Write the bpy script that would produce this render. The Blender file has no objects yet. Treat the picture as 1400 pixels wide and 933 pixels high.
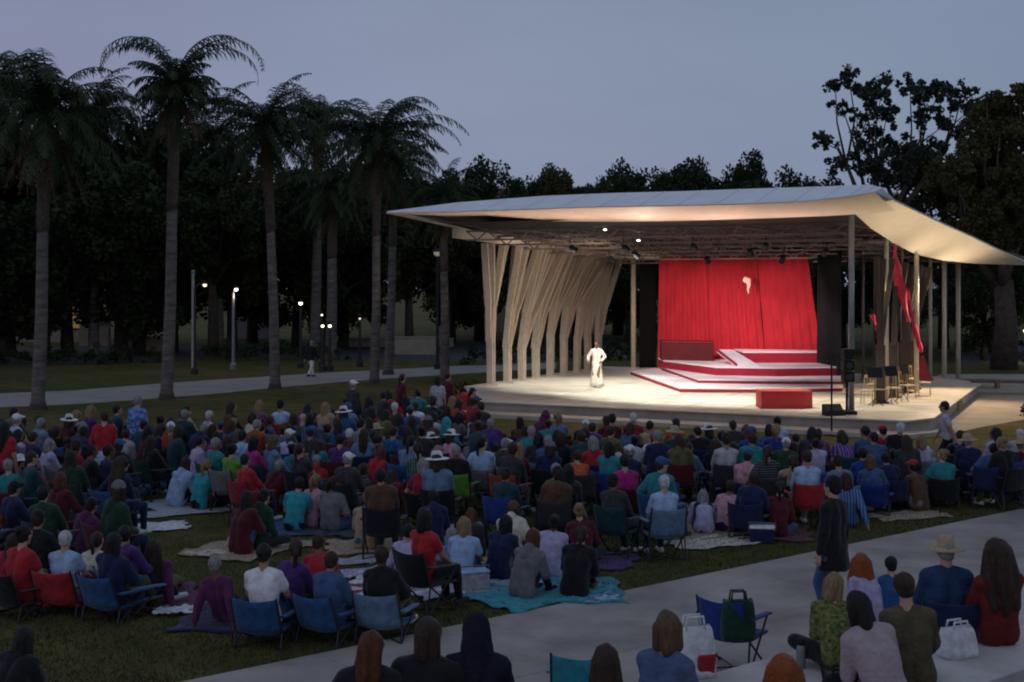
import bpy, bmesh, math, random
import numpy as np
FOLDN = [0]
from mathutils import Vector, Matrix, Euler, Quaternion, noise
random.seed(11)
SC = bpy.context.scene
COLL = SC.collection
PI = math.pi
R = math.radians
F = 1750.0          # focal length in photo pixels (45 mm on a 36 mm sensor, 1400 px wide)
H = 4.3             # eye height above the lawn
HOR = 391.0         # horizon row

def at(px, py, d):
    return Vector(((px - 700) / F * d, d, H + (HOR - py) / F * d))
def gnd(px, py, z=0.0):
    d = F * (H - z) / (py - HOR)
    return Vector(((px - 700) / F * d, d, z))
def pix(p):
    return (700 + p[0] / p[1] * F, HOR - (p[2] - H) / p[1] * F)

# ------------------------------------------------------------------ materials
MATS = {}
def srgb(r, g, b):
    f = lambda c: (c / 255 / 12.92) if c / 255 <= .04045 else ((c / 255 + .055) / 1.055) ** 2.4
    return (f(r), f(g), f(b))
def mat(name, rgb, rough=.85, scale=6.0, vary=.25, bump=.0, metal=0.0, emit=None, strength=0.0, bscale=None, stretch=None, spec=.3, sheen=0.0):
    if name in MATS:
        return MATS[name]
    m = bpy.data.materials.new(name); m.use_nodes = True
    nt = m.node_tree; N = nt.nodes; L = nt.links
    bs = N['Principled BSDF']
    bs.inputs['Roughness'].default_value = rough
    bs.inputs['Metallic'].default_value = metal
    bs.inputs['Specular IOR Level'].default_value = spec
    if sheen:
        bs.inputs['Sheen Weight'].default_value = sheen
    tc = N.new('ShaderNodeTexCoord')
    src = tc.outputs['Object']
    if stretch:
        mp = N.new('ShaderNodeMapping'); mp.inputs['Scale'].default_value = stretch
        L.new(src, mp.inputs['Vector']); src = mp.outputs['Vector']
    nz = N.new('ShaderNodeTexNoise'); nz.inputs['Scale'].default_value = scale
    nz.inputs['Detail'].default_value = 5; nz.inputs['Roughness'].default_value = .6
    L.new(src, nz.inputs['Vector'])
    rp = N.new('ShaderNodeValToRGB')
    rp.color_ramp.elements[0].position = .3; rp.color_ramp.elements[1].position = .7
    lo = [max(0, c * (1 - vary)) for c in rgb]; hi = [min(1, c * (1 + vary)) for c in rgb]
    rp.color_ramp.elements[0].color = (*lo, 1); rp.color_ramp.elements[1].color = (*hi, 1)
    L.new(nz.outputs['Fac'], rp.inputs['Fac'])
    L.new(rp.outputs['Color'], bs.inputs['Base Color'])
    if bump:
        n2 = N.new('ShaderNodeTexNoise'); n2.inputs['Scale'].default_value = bscale or scale * 3
        n2.inputs['Detail'].default_value = 3
        L.new(src, n2.inputs['Vector'])
        bp = N.new('ShaderNodeBump'); bp.inputs['Strength'].default_value = bump; bp.inputs['Distance'].default_value = .05
        L.new(n2.outputs['Fac'], bp.inputs['Height']); L.new(bp.outputs['Normal'], bs.inputs['Normal'])
    if emit:
        bs.inputs['Emission Color'].default_value = (*emit, 1)
        bs.inputs['Emission Strength'].default_value = strength
    MATS[name] = m
    return m

CLOTH = {
 'black': (.010, .010, .013), 'charcoal': (.035, .035, .04), 'navy': (.012, .02, .075), 'dark teal': (.008, .05, .065),
 'maroon': (.09, .010, .018), 'dark green': (.012, .05, .025), 'grey': (.16, .16, .17), 'light grey': (.40, .40, .43),
 'white': (.72, .72, .74), 'lavender': (.42, .38, .56), 'pale blue': (.33, .46, .66), 'denim blue': (.045, .095, .20),
 'royal blue': (.015, .04, .23), 'red': (.38, .018, .028), 'crimson': (.28, .012, .035), 'orange': (.50, .10, .025),
 'olive': (.10, .10, .035), 'tan': (.38, .28, .18), 'brown': (.09, .045, .025), 'purple': (.075, .025, .15),
 'magenta': (.38, .02, .18), 'pink': (.58, .30, .36), 'turquoise': (.03, .30, .36), 'cream': (.62, .56, .44),
 'plum': (.10, .02, .08), 'teal': (.02, .20, .22), 'green': (.10, .26, .03), 'rust': (.28, .055, .02), 'blue': (.02, .085, .22),
 'steel blue': (.12, .20, .32)}
def cloth(c):
    return mat('cloth ' + c, CLOTH[c], .9, 9, .28, .55, bscale=11, sheen=.15)
SKIN = [mat('skin fair', (.52, .31, .23), .6, 20, .08), mat('skin tan', (.38, .21, .14), .6, 20, .08),
        mat('skin brown', (.20, .10, .06), .6, 20, .08), mat('skin dark', (.09, .045, .03), .6, 20, .08)]
HAIR = {k: mat('hair ' + k, v, .55, 60, .5, .6, stretch=(1, 1, .15), bscale=90, spec=.4) for k, v in
        {'black': (.008, .007, .008), 'brown': (.035, .017, .009), 'grey': (.26, .25, .25), 'blond': (.26, .17, .08), 'auburn': (.10, .025, .010), 'white': (.55, .54, .54), 'light brown': (.12, .065, .03)}.items()}

# ------------------------------------------------------------------ mesh builder
class MB:
    def __init__(self):
        self.v = []; self.f = []; self.mi = []
    def add(self, vs, fs, mi=0):
        o = len(self.v)
        self.v.extend([tuple(p) for p in vs])
        for f in fs:
            self.f.append(tuple(i + o for i in f)); self.mi.append(mi)
    def box(self, c, s, rot=None, mi=0):
        x, y, z = s[0] / 2, s[1] / 2, s[2] / 2
        vs = [Vector((a * x, b * y, d * z)) for a in (-1, 1) for b in (-1, 1) for d in (-1, 1)]
        if rot is not None:
            vs = [rot @ p for p in vs]
        vs = [p + Vector(c) for p in vs]
        self.add(vs, [(0, 1, 3, 2), (4, 6, 7, 5), (0, 4, 5, 1), (2, 3, 7, 6), (0, 2, 6, 4), (1, 5, 7, 3)], mi)
    def bar(self, p0, p1, w, t, up=Vector((0, 0, 1)), mi=0):
        p0, p1 = Vector(p0), Vector(p1); d = (p1 - p0); l = d.length; d.normalize()
        s = d.cross(up)
        if s.length < 1e-4: s = d.cross(Vector((0, 1, 0)))
        s.normalize(); n = s.cross(d)
        vs = []
        for p in (p0, p1):
            for a, b in ((-1, -1), (1, -1), (1, 1), (-1, 1)):
                vs.append(p + s * a * w / 2 + n * b * t / 2)
        self.add(vs, [(3, 2, 1, 0), (4, 5, 6, 7), (0, 1, 5, 4), (1, 2, 6, 5), (2, 3, 7, 6), (3, 0, 4, 7)], mi)
    def tube(self, pts, rad, seg=8, mi=0, cap=True):
        pts = [Vector(p) for p in pts]; n = len(pts)
        if not hasattr(rad, '__len__'): rad = [rad] * n
        vs = []; fs = []; prev = None
        for i, p in enumerate(pts):
            t = (pts[min(i + 1, n - 1)] - pts[max(i - 1, 0)])
            t = t.normalized() if t.length > 1e-9 else Vector((0, 0, 1))
            if prev is None:
                a = t.orthogonal().normalized()
            else:
                a = prev - t * prev.dot(t)
                a = a.normalized() if a.length > 1e-6 else t.orthogonal().normalized()
            prev = a; b = t.cross(a)
            for k in range(seg):
                g = 2 * PI * k / seg
                vs.append(p + (a * math.cos(g) + b * math.sin(g)) * rad[i])
        for i in range(n - 1):
            for k in range(seg):
                k2 = (k + 1) % seg
                fs.append((i * seg + k, i * seg + k2, (i + 1) * seg + k2, (i + 1) * seg + k))
        if cap:
            fs.append(tuple(range(seg - 1, -1, -1))); fs.append(tuple((n - 1) * seg + k for k in range(seg)))
        self.add(vs, fs, mi)
    def capsule(self, p0, p1, r0, r1=None, seg=12, mi=0):
        p0, p1 = Vector(p0), Vector(p1); r1 = r0 if r1 is None else r1
        d = p1 - p0
        d = d.normalized() if d.length > 1e-6 else Vector((0, 0, 1))
        pts = []; rr = []
        for k in (80, 55, 28, 0):
            pts.append(p0 - d * r0 * math.sin(R(k))); rr.append(r0 * math.cos(R(k)))
        for k in (0, 28, 55, 80):
            pts.append(p1 + d * r1 * math.sin(R(k))); rr.append(r1 * math.cos(R(k)))
        if (p1 - p0).length < 1e-6:
            pts.pop(4); rr.pop(4)
        self.tube(pts, rr, seg, mi)
    def ell(self, c, r, rot=None, seg=14, mi=0):
        c = Vector(c); vs = []; fs = []; rings = max(6, seg // 2 + 1)
        for i in range(1, rings):
            a = PI * i / rings
            for k in range(seg):
                g = 2 * PI * k / seg
                p = Vector((r[0] * math.sin(a) * math.cos(g), r[1] * math.sin(a) * math.sin(g), r[2] * math.cos(a)))
                if rot is not None: p = rot @ p
                vs.append(c + p)
        t = Vector((0, 0, r[2])); b = Vector((0, 0, -r[2]))
        if rot is not None: t = rot @ t; b = rot @ b
        vs.append(c + t); vs.append(c + b)
        for i in range(rings - 2):
            for k in range(seg):
                k2 = (k + 1) % seg
                fs.append((i * seg + k, (i + 1) * seg + k, (i + 1) * seg + k2, i * seg + k2))
        for k in range(seg):
            k2 = (k + 1) % seg
            fs.append((len(vs) - 2, k, k2)); fs.append((len(vs) - 1, (rings - 2) * seg + k2, (rings - 2) * seg + k))
        self.add(vs, fs, mi)
    def prism(self, poly, z0, z1, mi=0):
        n = len(poly)
        g = lambda z, i: z[i] if hasattr(z, '__len__') else z
        vs = [(p[0], p[1], g(z0, i)) for i, p in enumerate(poly)] + [(p[0], p[1], g(z1, i)) for i, p in enumerate(poly)]
        fs = [tuple(range(n - 1, -1, -1)), tuple(range(n, 2 * n))]
        for i in range(n):
            j = (i + 1) % n
            fs.append((i, j, n + j, n + i))
        self.add(vs, fs, mi)
    def lathe(self, prof, c=(0, 0, 0), seg=20, mi=0):
        c = Vector(c); vs = []; fs = []; n = len(prof)
        for r, z in prof:
            for k in range(seg):
                g = 2 * PI * k / seg
                vs.append(c + Vector((r * math.cos(g), r * math.sin(g), z)))
        for i in range(n - 1):
            for k in range(seg):
                k2 = (k + 1) % seg
                fs.append((i * seg + k, i * seg + k2, (i + 1) * seg + k2, (i + 1) * seg + k))
        self.add(vs, fs, mi)
    def mesh(self, name, smooth=False):
        me = bpy.data.meshes.new(name)
        me.from_pydata(self.v, [], self.f)
        me.update()
        if any(self.mi):
            me.polygons.foreach_set('material_index', self.mi)
        if smooth:
            me.polygons.foreach_set('use_smooth', [True] * len(me.polygons))
        return me
    def build(self, name, ms, parent=None, smooth=False, bevel=0, loc=None):
        me = self.mesh(name, smooth)
        for m in (ms if isinstance(ms, (list, tuple)) else [ms]):
            me.materials.append(m)
        o = bpy.data.objects.new(name, me); COLL.objects.link(o)
        if parent is not None: o.parent = parent
        if loc is not None: o.location = loc
        if bevel:
            b = o.modifiers.new('bevel', 'BEVEL'); b.width = bevel; b.segments = 2; b.limit_method = 'ANGLE'
        return o

def tag(o, label=None, cat=None, group=None, kind=None):
    if label: o['label'] = label
    if cat: o['category'] = cat
    if group: o['group'] = group
    if kind: o['kind'] = kind
    return o
def empty(name, loc, rz=0.0, label=None, cat=None, group=None):
    o = bpy.data.objects.new(name, None); COLL.objects.link(o)
    o.empty_display_size = .2
    o.location = loc; o.rotation_euler = (0, 0, rz)
    return tag(o, label, cat, group)
def part(name, me, parent, material=None, loc=None, rot=None, label=None):
    o = bpy.data.objects.new(name, me); COLL.objects.link(o); o.parent = parent
    if loc is not None: o.location = loc
    if rot is not None: o.rotation_euler = rot
    if material is not None: setmat(o, material)
    if label: o['label'] = label
    return o
def setmat(o, m, i=0):
    o.material_slots[i].link = 'OBJECT'; o.material_slots[i].material = m
def remesh(mb, name, voxel=.016, smooth=3, nmat=1, fold=0.0, fs=(9, 9, 6)):
    """union of overlapping solids melted into one skin"""
    me = mb.mesh('raw')
    o = bpy.data.objects.new('raw', me); COLL.objects.link(o)
    md = o.modifiers.new('r', 'REMESH'); md.mode = 'VOXEL'; md.voxel_size = voxel; md.use_smooth_shade = True
    if smooth:
        s = o.modifiers.new('s', 'SMOOTH'); s.factor = .5; s.iterations = smooth
    dg = bpy.context.evaluated_depsgraph_get()
    out = bpy.data.meshes.new_from_object(o.evaluated_get(dg))
    bpy.data.objects.remove(o); bpy.data.meshes.remove(me)
    out.name = name
    if fold:      # soft creases (cloth) or strands (hair)
        n = len(out.vertices); co = np.empty(n * 3, np.float32); no = np.empty(n * 3, np.float32)
        out.vertices.foreach_get('co', co); out.vertices.foreach_get('normal', no)
        co = co.reshape(-1, 3); no = no.reshape(-1, 3); q = co * np.array(fs, np.float32)
        rg = np.random.RandomState(int(voxel * 9e5) + len(name) * 7 + FOLDN[0]); FOLDN[0] += 1
        w = np.zeros(n, np.float32); warp = sum(np.sin(q @ rg.normal(0, .5, 3) + rg.uniform(0, 6)) for _ in range(3)) * .5
        for k in range(9):
            f = rg.normal(0, 1, 3); f = f / np.linalg.norm(f) * rg.uniform(.8, 2.4)
            w += np.sin(q @ f + warp * 1.6 + rg.uniform(0, 6)) / 9 * 1.3
        w = np.clip(w - .25 * np.abs(w), -.42, 1.0) + .12
        out.vertices.foreach_set('co', (co + no * (w * fold)[:, None]).astype(np.float32).ravel())
        out.update()
    blank = mat('blank', (.5, .5, .5))
    out.materials.clear()
    for _ in range(nmat): out.materials.append(blank)
    out.polygons.foreach_set('use_smooth', [True] * len(out.polygons))
    return out
def append_mesh(me, mb, mats=None):
    """adds the pieces in MB to an existing mesh"""
    bm = bmesh.new(); bm.from_mesh(me)
    vs = [bm.verts.new(p) for p in mb.v]
    for f, i in zip(mb.f, mb.mi):
        try:
            nf = bm.faces.new([vs[k] for k in f]); nf.material_index = i; nf.smooth = True
        except ValueError:
            pass
    bm.to_mesh(me); bm.free()
# ------------------------------------------------------------------ the ground, the path and the seat terraces
U = Vector((10.2, 8.2, 0)).normalized(); NV = Vector((U.y, -U.x, 0))
P0 = Vector((-0.4, 16.4, 0))
def T(t, s, z=0.0):
    return P0 + U * t + NV * s + Vector((0, 0, z))
E0 = Vector((-1.23, 42.9, 0)); EX = Vector((12.5, -6.3, 0)).normalized(); BX = Vector((-EX.y, EX.x, 0))
def S(e, b, z=0.0):
    return E0 + EX * e + BX * b + Vector((0, 0, z))
STZ = .45
def lawn_material():
    m = bpy.data.materials.new('lawn'); m.use_nodes = True; nt = m.node_tree; N = nt.nodes; L = nt.links
    bs = N['Principled BSDF']; bs.inputs['Roughness'].default_value = .95; bs.inputs['Specular IOR Level'].default_value = .15
    tc = N.new('ShaderNodeTexCoord')
    def nz(s, d=6):
        n = N.new('ShaderNodeTexNoise'); n.inputs['Scale'].default_value = s; n.inputs['Detail'].default_value = d
        L.new(tc.outputs['Object'], n.inputs['Vector']); return n
    a, b, c = nz(.18), nz(1.6), nz(38, 3)
    r = N.new('ShaderNodeValToRGB'); e = r.color_ramp.elements
    e[0].position = .32; e[0].color = (.092, .102, .026, 1); e[1].position = .68; e[1].color = (.185, .140, .058, 1)
    L.new(a.outputs['Fac'], r.inputs['Fac'])
    r2 = N.new('ShaderNodeValToRGB'); e = r2.color_ramp.elements
    e[0].position = .30; e[0].color = (.55, .6, .5, 1); e[1].position = .72; e[1].color = (1.25, 1.2, 1.1, 1)
    L.new(b.outputs['Fac'], r2.inputs['Fac'])
    mx = N.new('ShaderNodeMix'); mx.data_type = 'RGBA'; mx.blend_type = 'MULTIPLY'; mx.inputs['Factor'].default_value = 1
    L.new(r.outputs['Color'], mx.inputs['A']); L.new(r2.outputs['Color'], mx.inputs['B'])
    r3 = N.new('ShaderNodeValToRGB'); e = r3.color_ramp.elements
    e[0].position = .3; e[0].color = (.5, .5, .5, 1); e[1].position = .7; e[1].color = (1.35, 1.35, 1.3, 1)
    L.new(c.outputs['Fac'], r3.inputs['Fac'])
    m2 = N.new('ShaderNodeMix'); m2.data_type = 'RGBA'; m2.blend_type = 'MULTIPLY'; m2.inputs['Factor'].default_value = 1
    L.new(mx.outputs['Result'], m2.inputs['A']); L.new(r3.outputs['Color'], m2.inputs['B'])
    L.new(m2.outputs['Result'], bs.inputs['Base Color'])
    bp = N.new('ShaderNodeBump'); bp.inputs['Strength'].default_value = .8; bp.inputs['Distance'].default_value = .06
    L.new(c.outputs['Fac'], bp.inputs['Height']); L.new(bp.outputs['Normal'], bs.inputs['Normal'])
    return m
LAWN = lawn_material()
m = MB(); m.add([(-600, -60, 0), (600, -60, 0), (600, 1200, 0), (-600, 1200, 0)], [(0, 1, 2, 3)])
tag(m.build('lawn', LAWN), 'mown dark green lawn worn brown in patches', kind='structure')

CONC = mat('path concrete', (.37, .32, .285), .85, .8, .34, .25, bscale=30)
CONC2 = mat('terrace concrete', (.50, .445, .41), .8, 1.1, .28, .2, bscale=24)
DARKGAP = mat('joint shadow gap', (.05, .05, .05), .9)
def strip(name, s0, s1, z, material, label, t0=-30, t1=60, thick=None):
    m = MB(); poly = [T(t0, s0), T(t0, s1), T(t1, s1), T(t1, s0)]
    m.prism([(p.x, p.y) for p in poly], z - (thick or .2), z)
    return tag(m.build(name, material, bevel=.012 if thick else 0), label, kind='structure')
m = MB()
for k in range(-12, 24):          # cast slabs with narrow joints between them
    a, b = T(k * 2.4 + .003, -.0), T((k + 1) * 2.4 - .003, 0)
    for s0, s1 in ((.0, 2.165), (2.171, 4.34)):
        q = [a + NV * s0, a + NV * s1, b + NV * s1, b + NV * s0]
        m.prism([(p.x, p.y) for p in q], -.1, .02)
tag(m.build('paved_path', CONC, bevel=.006), 'wide pale concrete path between lawn and seating steps', kind='structure')
strip('terrace_step', 4.36, 6.2, .45, CONC2, 'lowest broad concrete seating step beside the path', thick=.6)
strip('seat_wall', 6.23, 7.02, .90, mat('seat wall concrete', (.60, .55, .51), .8, 1.1, .25, .2, bscale=24), 'long low concrete seat wall the audience sits on', thick=.9)
strip('terrace_step', 7.05, 8.6, .76, CONC, 'concrete tread behind the seat wall', thick=.8)
strip('terrace_step', 8.62, 10.2, 1.2, CONC2, 'third concrete seating step', thick=1.2)
strip('terrace_step', 10.22, 11.6, 1.8, CONC2, 'fourth concrete seating step', thick=1.8)
strip('terrace_step', 11.62, 40, 2.65, CONC, 'top terrace where the viewer stands', thick=2.6)

# grass blades on the nearer lawn
def grass(name, n, region, h0, h1, seed, label):
    rng = random.Random(seed); m = MB(); k = 0
    while k < n:
        p = region(rng)
        if p is None: continue
        h = rng.uniform(h0, h1); a = rng.uniform(0, 2 * PI); w = rng.uniform(.006, .012)
        dx, dy = math.cos(a) * w, math.sin(a) * w; lx, ly = rng.uniform(-.03, .03), rng.uniform(-.03, .03)
        m.v += [(p[0] - dx, p[1] - dy, 0), (p[0] + dx, p[1] + dy, 0), (p[0] + lx, p[1] + ly, h)]
        i = len(m.v) - 3; m.f.append((i, i + 1, i + 2)); m.mi.append(0); k += 1
    return tag(m.build(name, mat('grass blades', (.075, .085, .026), .8, .6, .5)), label, kind='stuff')
def near_lawn(rng):
    t = rng.uniform(-6, 26); s = -abs(rng.gauss(0, 4.2)) - .02
    p = T(t, s)
    return (p.x, p.y) if abs(p.x) < p.y * .43 and p.y < 30 else None
grass('grass', 70000, near_lawn, .02, .06, 3, 'short grass growing along the near lawn')

# the curving pale path behind the audience at the far left, and the paving round the stage
def ribbon(name, pts, z, material, label):
    """pts: (px, far row, near row)"""
    m = MB(); n = len(pts); vs = []
    for px, y0, y1 in pts:
        vs.append(gnd(px, y1, z)); vs.append(gnd(px, y0, z))
    vs2 = [v - Vector((0, 0, .05)) for v in vs]
    fs = [(2 * i, 2 * i + 2, 2 * i + 3, 2 * i + 1) for i in range(n - 1)]
    m.add(vs, fs)
    return tag(m.build(name, material), label, kind='structure')
PAVE = mat('far paving', (.36, .33, .29), .9, .8, .15, .1)
ribbon('rear_path', [(-260, 541, 562), (-100, 539, 560), (0, 538, 557), (100, 534, 553), (200, 526, 546), (300, 519, 538), (380, 514, 530), (460, 509, 523), (540, 505, 517), (620, 501, 512), (700, 498, 507), (760, 496, 504)], .008, PAVE, 'pale footpath curving past the palms')
ROAD = mat('grey road', (.075, .075, .085), .9, 1.2, .2, .1)
ribbon('rear_road', [(-260, 478, 505), (60, 476, 500), (300, 473, 488), (470, 470, 492), (600, 468, 494), (700, 467, 493), (860, 467, 490)], .006, ROAD, 'dark paved service road behind the palms')
ribbon('rear_road', [(1310, 474, 497), (1400, 473, 500), (1560, 473, 503), (1900, 474, 506)], .006, ROAD, 'grey paved court to the right of the stage')
# apron: warm paving round the right side of the stage
m = MB(); q = [gnd(1236, 600), gnd(1290, 596), gnd(1345, 584), gnd(1420, 571), gnd(1600, 556), gnd(1700, 520), gnd(1420, 512), gnd(1290, 512), S(10, 12)]
m.add([(p.x, p.y, .010) for p in q], [tuple(range(len(q)))])
tag(m.build('stage_apron', mat('apron paving', (.40, .35, .27), .85, .9, .2, .15)), 'tan paving around the side of the stage', kind='structure')
# ------------------------------------------------------------------ the open-air stage
WOOD = mat('pale timber', (.43, .37, .31), .7, 5, .28, .2, stretch=(6, 6, .6))
WHITE = mat('white soffit', (.66, .60, .52), .75, 3, .06, .06)
STEEL = mat('grey steel', (.26, .27, .29), .45, 4, .1, metal=.5)
CREAM = mat('cream paint', (.62, .56, .46), .55, 6, .08)
BLACKM = mat('matt black', (.012, .012, .013), .7, 8, .3)
RED = mat('stage red', (.30, .012, .032), .75, 4, .14, .15)
PLAT = mat('platform top', (.80, .72, .75), .6, 2, .12, .1)
stage = empty('stage_platform', S(6, 8), 0, 'broad pale stage floor raised on a low grey plinth', 'stage')
def loc(o): o.matrix_parent_inverse = Matrix.Translation(-S(6, 8)); return o
def sp(poly, z0, z1, name, material, parent, bevel=0):
    m = MB(); m.prism([(S(e, b).x, S(e, b).y) for e, b in poly], z0, z1)
    o = m.build(name, material, parent, bevel=bevel)
    return loc(o) if parent is stage else o
FL = [(0, 0), (14, 0), (14.6, 1.2), (14.2, 16), (12, 19), (-3.3, 19), (-3.3, 5.2)]
FLOOR = mat('stage floor', (.66, .62, .52), .5, 1.1, .20, .06, bscale=18)
sp(FL, .40, STZ, 'floor_deck', FLOOR, stage, .01)
ins = [(.15, .2), (13.9, .2), (14.45, 1.3), (14.05, 15.9), (12, 18.8), (-3.1, 18.8), (-3.1, 5.3)]
sp(ins, .02, .397, 'plinth', mat('plinth concrete', (.42, .38, .33), .9, 1.5, .25, .3), stage)
sp([(-.2, -.9), (14.1, -.9), (15.2, 1.0), (15.0, 1.3), (14.0, .16), (.1, .16)], -.05, .13, 'front_step', mat('step concrete', (.46, .41, .35), .85, 1.4, .2, .2), stage, .01)

# roof: a wedge whose thin lip runs round the edge, sky-facing top and pale sloping soffit
A = at(528, 290.5, 45); Bc = at(1197, 262, 35.2); Cc = at(1413, 362.5, 54)
def lip(px, py):
    lo, hi = 0.0, 1.0
    for _ in range(40):
        t = (lo + hi) / 2; p = A.lerp(Bc, t)
        if 700 + p.x / p.y * F < px: lo = t
        else: hi = t
    return at(px, py, A.lerp(Bc, t).y)
def back(p, db, px_row=None, z=None):
    q = p + BX * db
    if px_row is not None:
        q.z = H + (HOR - px_row) / F * q.y
    elif z is not None: q.z = z
    return q
roof = empty('stage_roof', S(6, 8, 6.0), 0, 'wide white wedge-shaped roof over the stage, sloping back', 'roof')
def rp(mb, name, ms, smooth=False):
    o = mb.build(name, ms, roof, smooth); o.matrix_parent_inverse = Matrix.Translation(-S(6, 8, 6.0)); return o
front = [A] + [lip(x, y) for x, y in ((600, 289.5), (700, 286.5), (800, 283), (900, 281), (1000, 279), (1100, 275), (1165, 267.5))] + [Bc]
ridgey = [289, 277, 268, 264, 261.5, 258, 255, 252.5, 257]
ridge = [back(p, .12 + 2.3 * min(1, i / 2.0) * (1 if i < 8 else .35), y) for i, (p, y) in enumerate(zip(front, ridgey))]
right = [Bc.lerp(Cc, t) for t in (.16, .33, .5, .67, .84)]
for p, (x, y) in zip(right, ((1223, 274), (1256, 290), (1290, 306), (1328, 323), (1367, 342))):
    p.x = (x - 700) / F * p.y; p.z = H + (HOR - y) / F * p.y
D = S(-5.2, 23, 6.0); A2 = S(-4.6, 9, 6.45)
rear = [Cc, Cc.lerp(D, .33) + Vector((0, 0, .1)), Cc.lerp(D, .66) + Vector((0, 0, .1)), D]
# top skin
m = MB()
n = len(front)
m.add(front + ridge, [(i, i + 1, n + i + 1, n + i) for i in range(n - 1)])
topring = ridge + [p + Vector((0, 0, .03)) for p in right] + [p + Vector((0, 0, .25)) for p in rear] + [A2 + Vector((0, 0, .2))]
c = S(6, 9, 6.9)
vs = topring + [c]
m.add(vs, [(i, (i + 1) % len(topring), len(topring)) for i in range(len(topring))])
m.add([front[-1], right[0], ridge[-1], right[0] + Vector((0, 0, .03))], [(0, 1, 3, 2)])
rp(m, 'roof_deck', mat('pale roof membrane', (.84, .85, .88), .4, 1.2, .06))
# soffit front band
m = MB()
inrow = [292.5, 297, 303, 303.5, 302, 299, 295.5, 292, 288]
inner = [back(p, (.25 if i == 0 else 2.9), y) for i, (p, y) in enumerate(zip(front, inrow))]
inner[0] = A + EX * .5 + BX * .6; inner[0].z = A.z - .05
low = [p - Vector((0, 0, .035)) for p in front]
m.add(low + inner, [(i + 1, i, n + i, n + i + 1) for i in range(n - 1)])
m.add(front + low, [(i, n + i, n + i + 1, i + 1) for i in range(n - 1)])
# right band
rin = [at(1165, 289, 38.9), at(1190, 312, 41), at(1222, 333, 43.5), at(1252, 348, 46.5), at(1290, 356.5, 49.5), at(1330, 360.5, 51.5), at(1385, 362.5, 53.5)]
rout = [low[-1]] + [p - Vector((0, 0, .03)) for p in right] + [Cc - Vector((0, 0, .03))]
m.add(rout + rin, [(i + 1, i, 7 + i, 7 + i + 1) for i in range(6)])
m.add([p + Vector((0, 0, .055)) for p in rout] + rout, [(i, 7 + i, 7 + i + 1, i + 1) for i in range(6)])
m.add([low[-1], inner[-1], rin[0]], [(0, 1, 2)])
# left band and rear lip
lin = [inner[0], S(-2.4, 6, 6.25), S(-2.5, 17.5, 5.72)]
m.add([low[0], A2, D] + lin, [(1, 0, 3, 4), (2, 1, 4, 5)])
m.add([p for p in rear] + [S(12.5, 18, 5.25), S(8, 18, 5.6), S(2, 18, 5.75), S(-2.5, 17.5, 5.72)], [(0, 1, 5, 4), (1, 2, 6, 5), (2, 3, 7, 6)])
m.add([p for p in rear] + [p + Vector((0, 0, .25)) for p in rear], [(i, i + 1, 5 + i, 4 + i) for i in range(3)])
rp(m, 'soffit', WHITE, True)
# dark ceiling void and the lattice of trusses and lamps under it
def ceil(e, b): return 6.44 - .043 * b
m = MB(); g = [(-2.5, 2.3), (12.0, 1.6), (12.4, 10), (12.4, 18.2), (-2.6, 18.2)]
m.add([S(e, b, 6.62 - .03 * b) for e, b in g], [(4, 3, 2, 1, 0)])
rp(m, 'ceiling_void', BLACKM)
m = MB(); rng = random.Random(5)
for b in [3.4 + 2.4 * k for k in range(7)]:
    z = ceil(0, b)
    m.bar(S(-2.2, b, z), S(11.6, b, z), .07, .07); m.bar(S(-2.2, b, z - .32), S(11.6, b, z - .32), .06, .06)
    for k in range(16):
        e = -2.2 + k * .86
        m.bar(S(e, b, z), S(e + .43, b, z - .32), .04, .04); m.bar(S(e + .43, b, z - .32), S(e + .86, b, z), .04, .04)
for e in [-1.6 + 1.9 * k for k in range(8)]:
    for b in [3.4 + 2.4 * k for k in range(6)]:
        m.bar(S(e + rng.uniform(-.3, .3), b, ceil(0, b) - .02), S(e + rng.uniform(.3, 1.2), b + 2.4, ceil(0, b + 2.4) - .02), .06, .06)
rp(m, 'ceiling_truss', mat('truss aluminium', (.22, .18, .17), .45, 3, .2, metal=.5))
m = MB(); m.bar(S(-2.6, 3.2, 6.24), S(-2.6, 17.6, 5.78), .18, .36); m.bar(S(-2.6, 17.6, 5.78), S(.4, 17.9, 5.7), .18, .34)
rp(m, 'edge_beam', WHITE)
m = MB()
for e, b in ((2, 3.3), (4, 3.3), (6.5, 3.3), (9, 3.3), (1, 9.3), (5, 9.3), (8, 9.3), (3.2, 6.3), (7.6, 6.3), (10.3, 6.3)):
    p = S(e, b, ceil(e, b) - .62)
    m.tube([p + Vector((0, 0, .25)), p + Vector((0, 0, .1))], .02, 6)
    d = (S(6, 11, 1) - p).normalized(); m.tube([p, p + d * .06, p + d * .30], [.07, .10, .11], 10)
rp(m, 'stage_lamp_housings', BLACKM)

def lamp_head(px, py, d, r, label, strength=60):
    p = at(px, py, d)
    o = empty('stage_spotlight', p, 0, label, 'spotlight', 'lit spotlights under the stage roof')
    m = MB(); m.tube([(0, .28, .06), (0, .05, .01), (0, -.02, 0)], [.06, r * 1.15, r * 1.2], 12); m.tube([(0, .12, .05), (0, .12, .45)], .015, 6)
    m.build('lamp_housing', BLACKM, o)
    m = MB(); m.ell((0, -.03, -.01), (r, .03, r)); m.build('lens', mat('lit lens', (1, .9, .7), .3, 2, 0, emit=(1, .88, .68), strength=strength), o)
lamp_head(814, 311, 47.5, .07, 'lit spotlight nearest the slatted screen under the roof', 25)
lamp_head(827, 312, 47.5, .08, 'lit spotlight second along under the roof truss', 25)
lamp_head(872, 328, 51, .08, 'lit spotlight above the white rear post')

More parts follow.
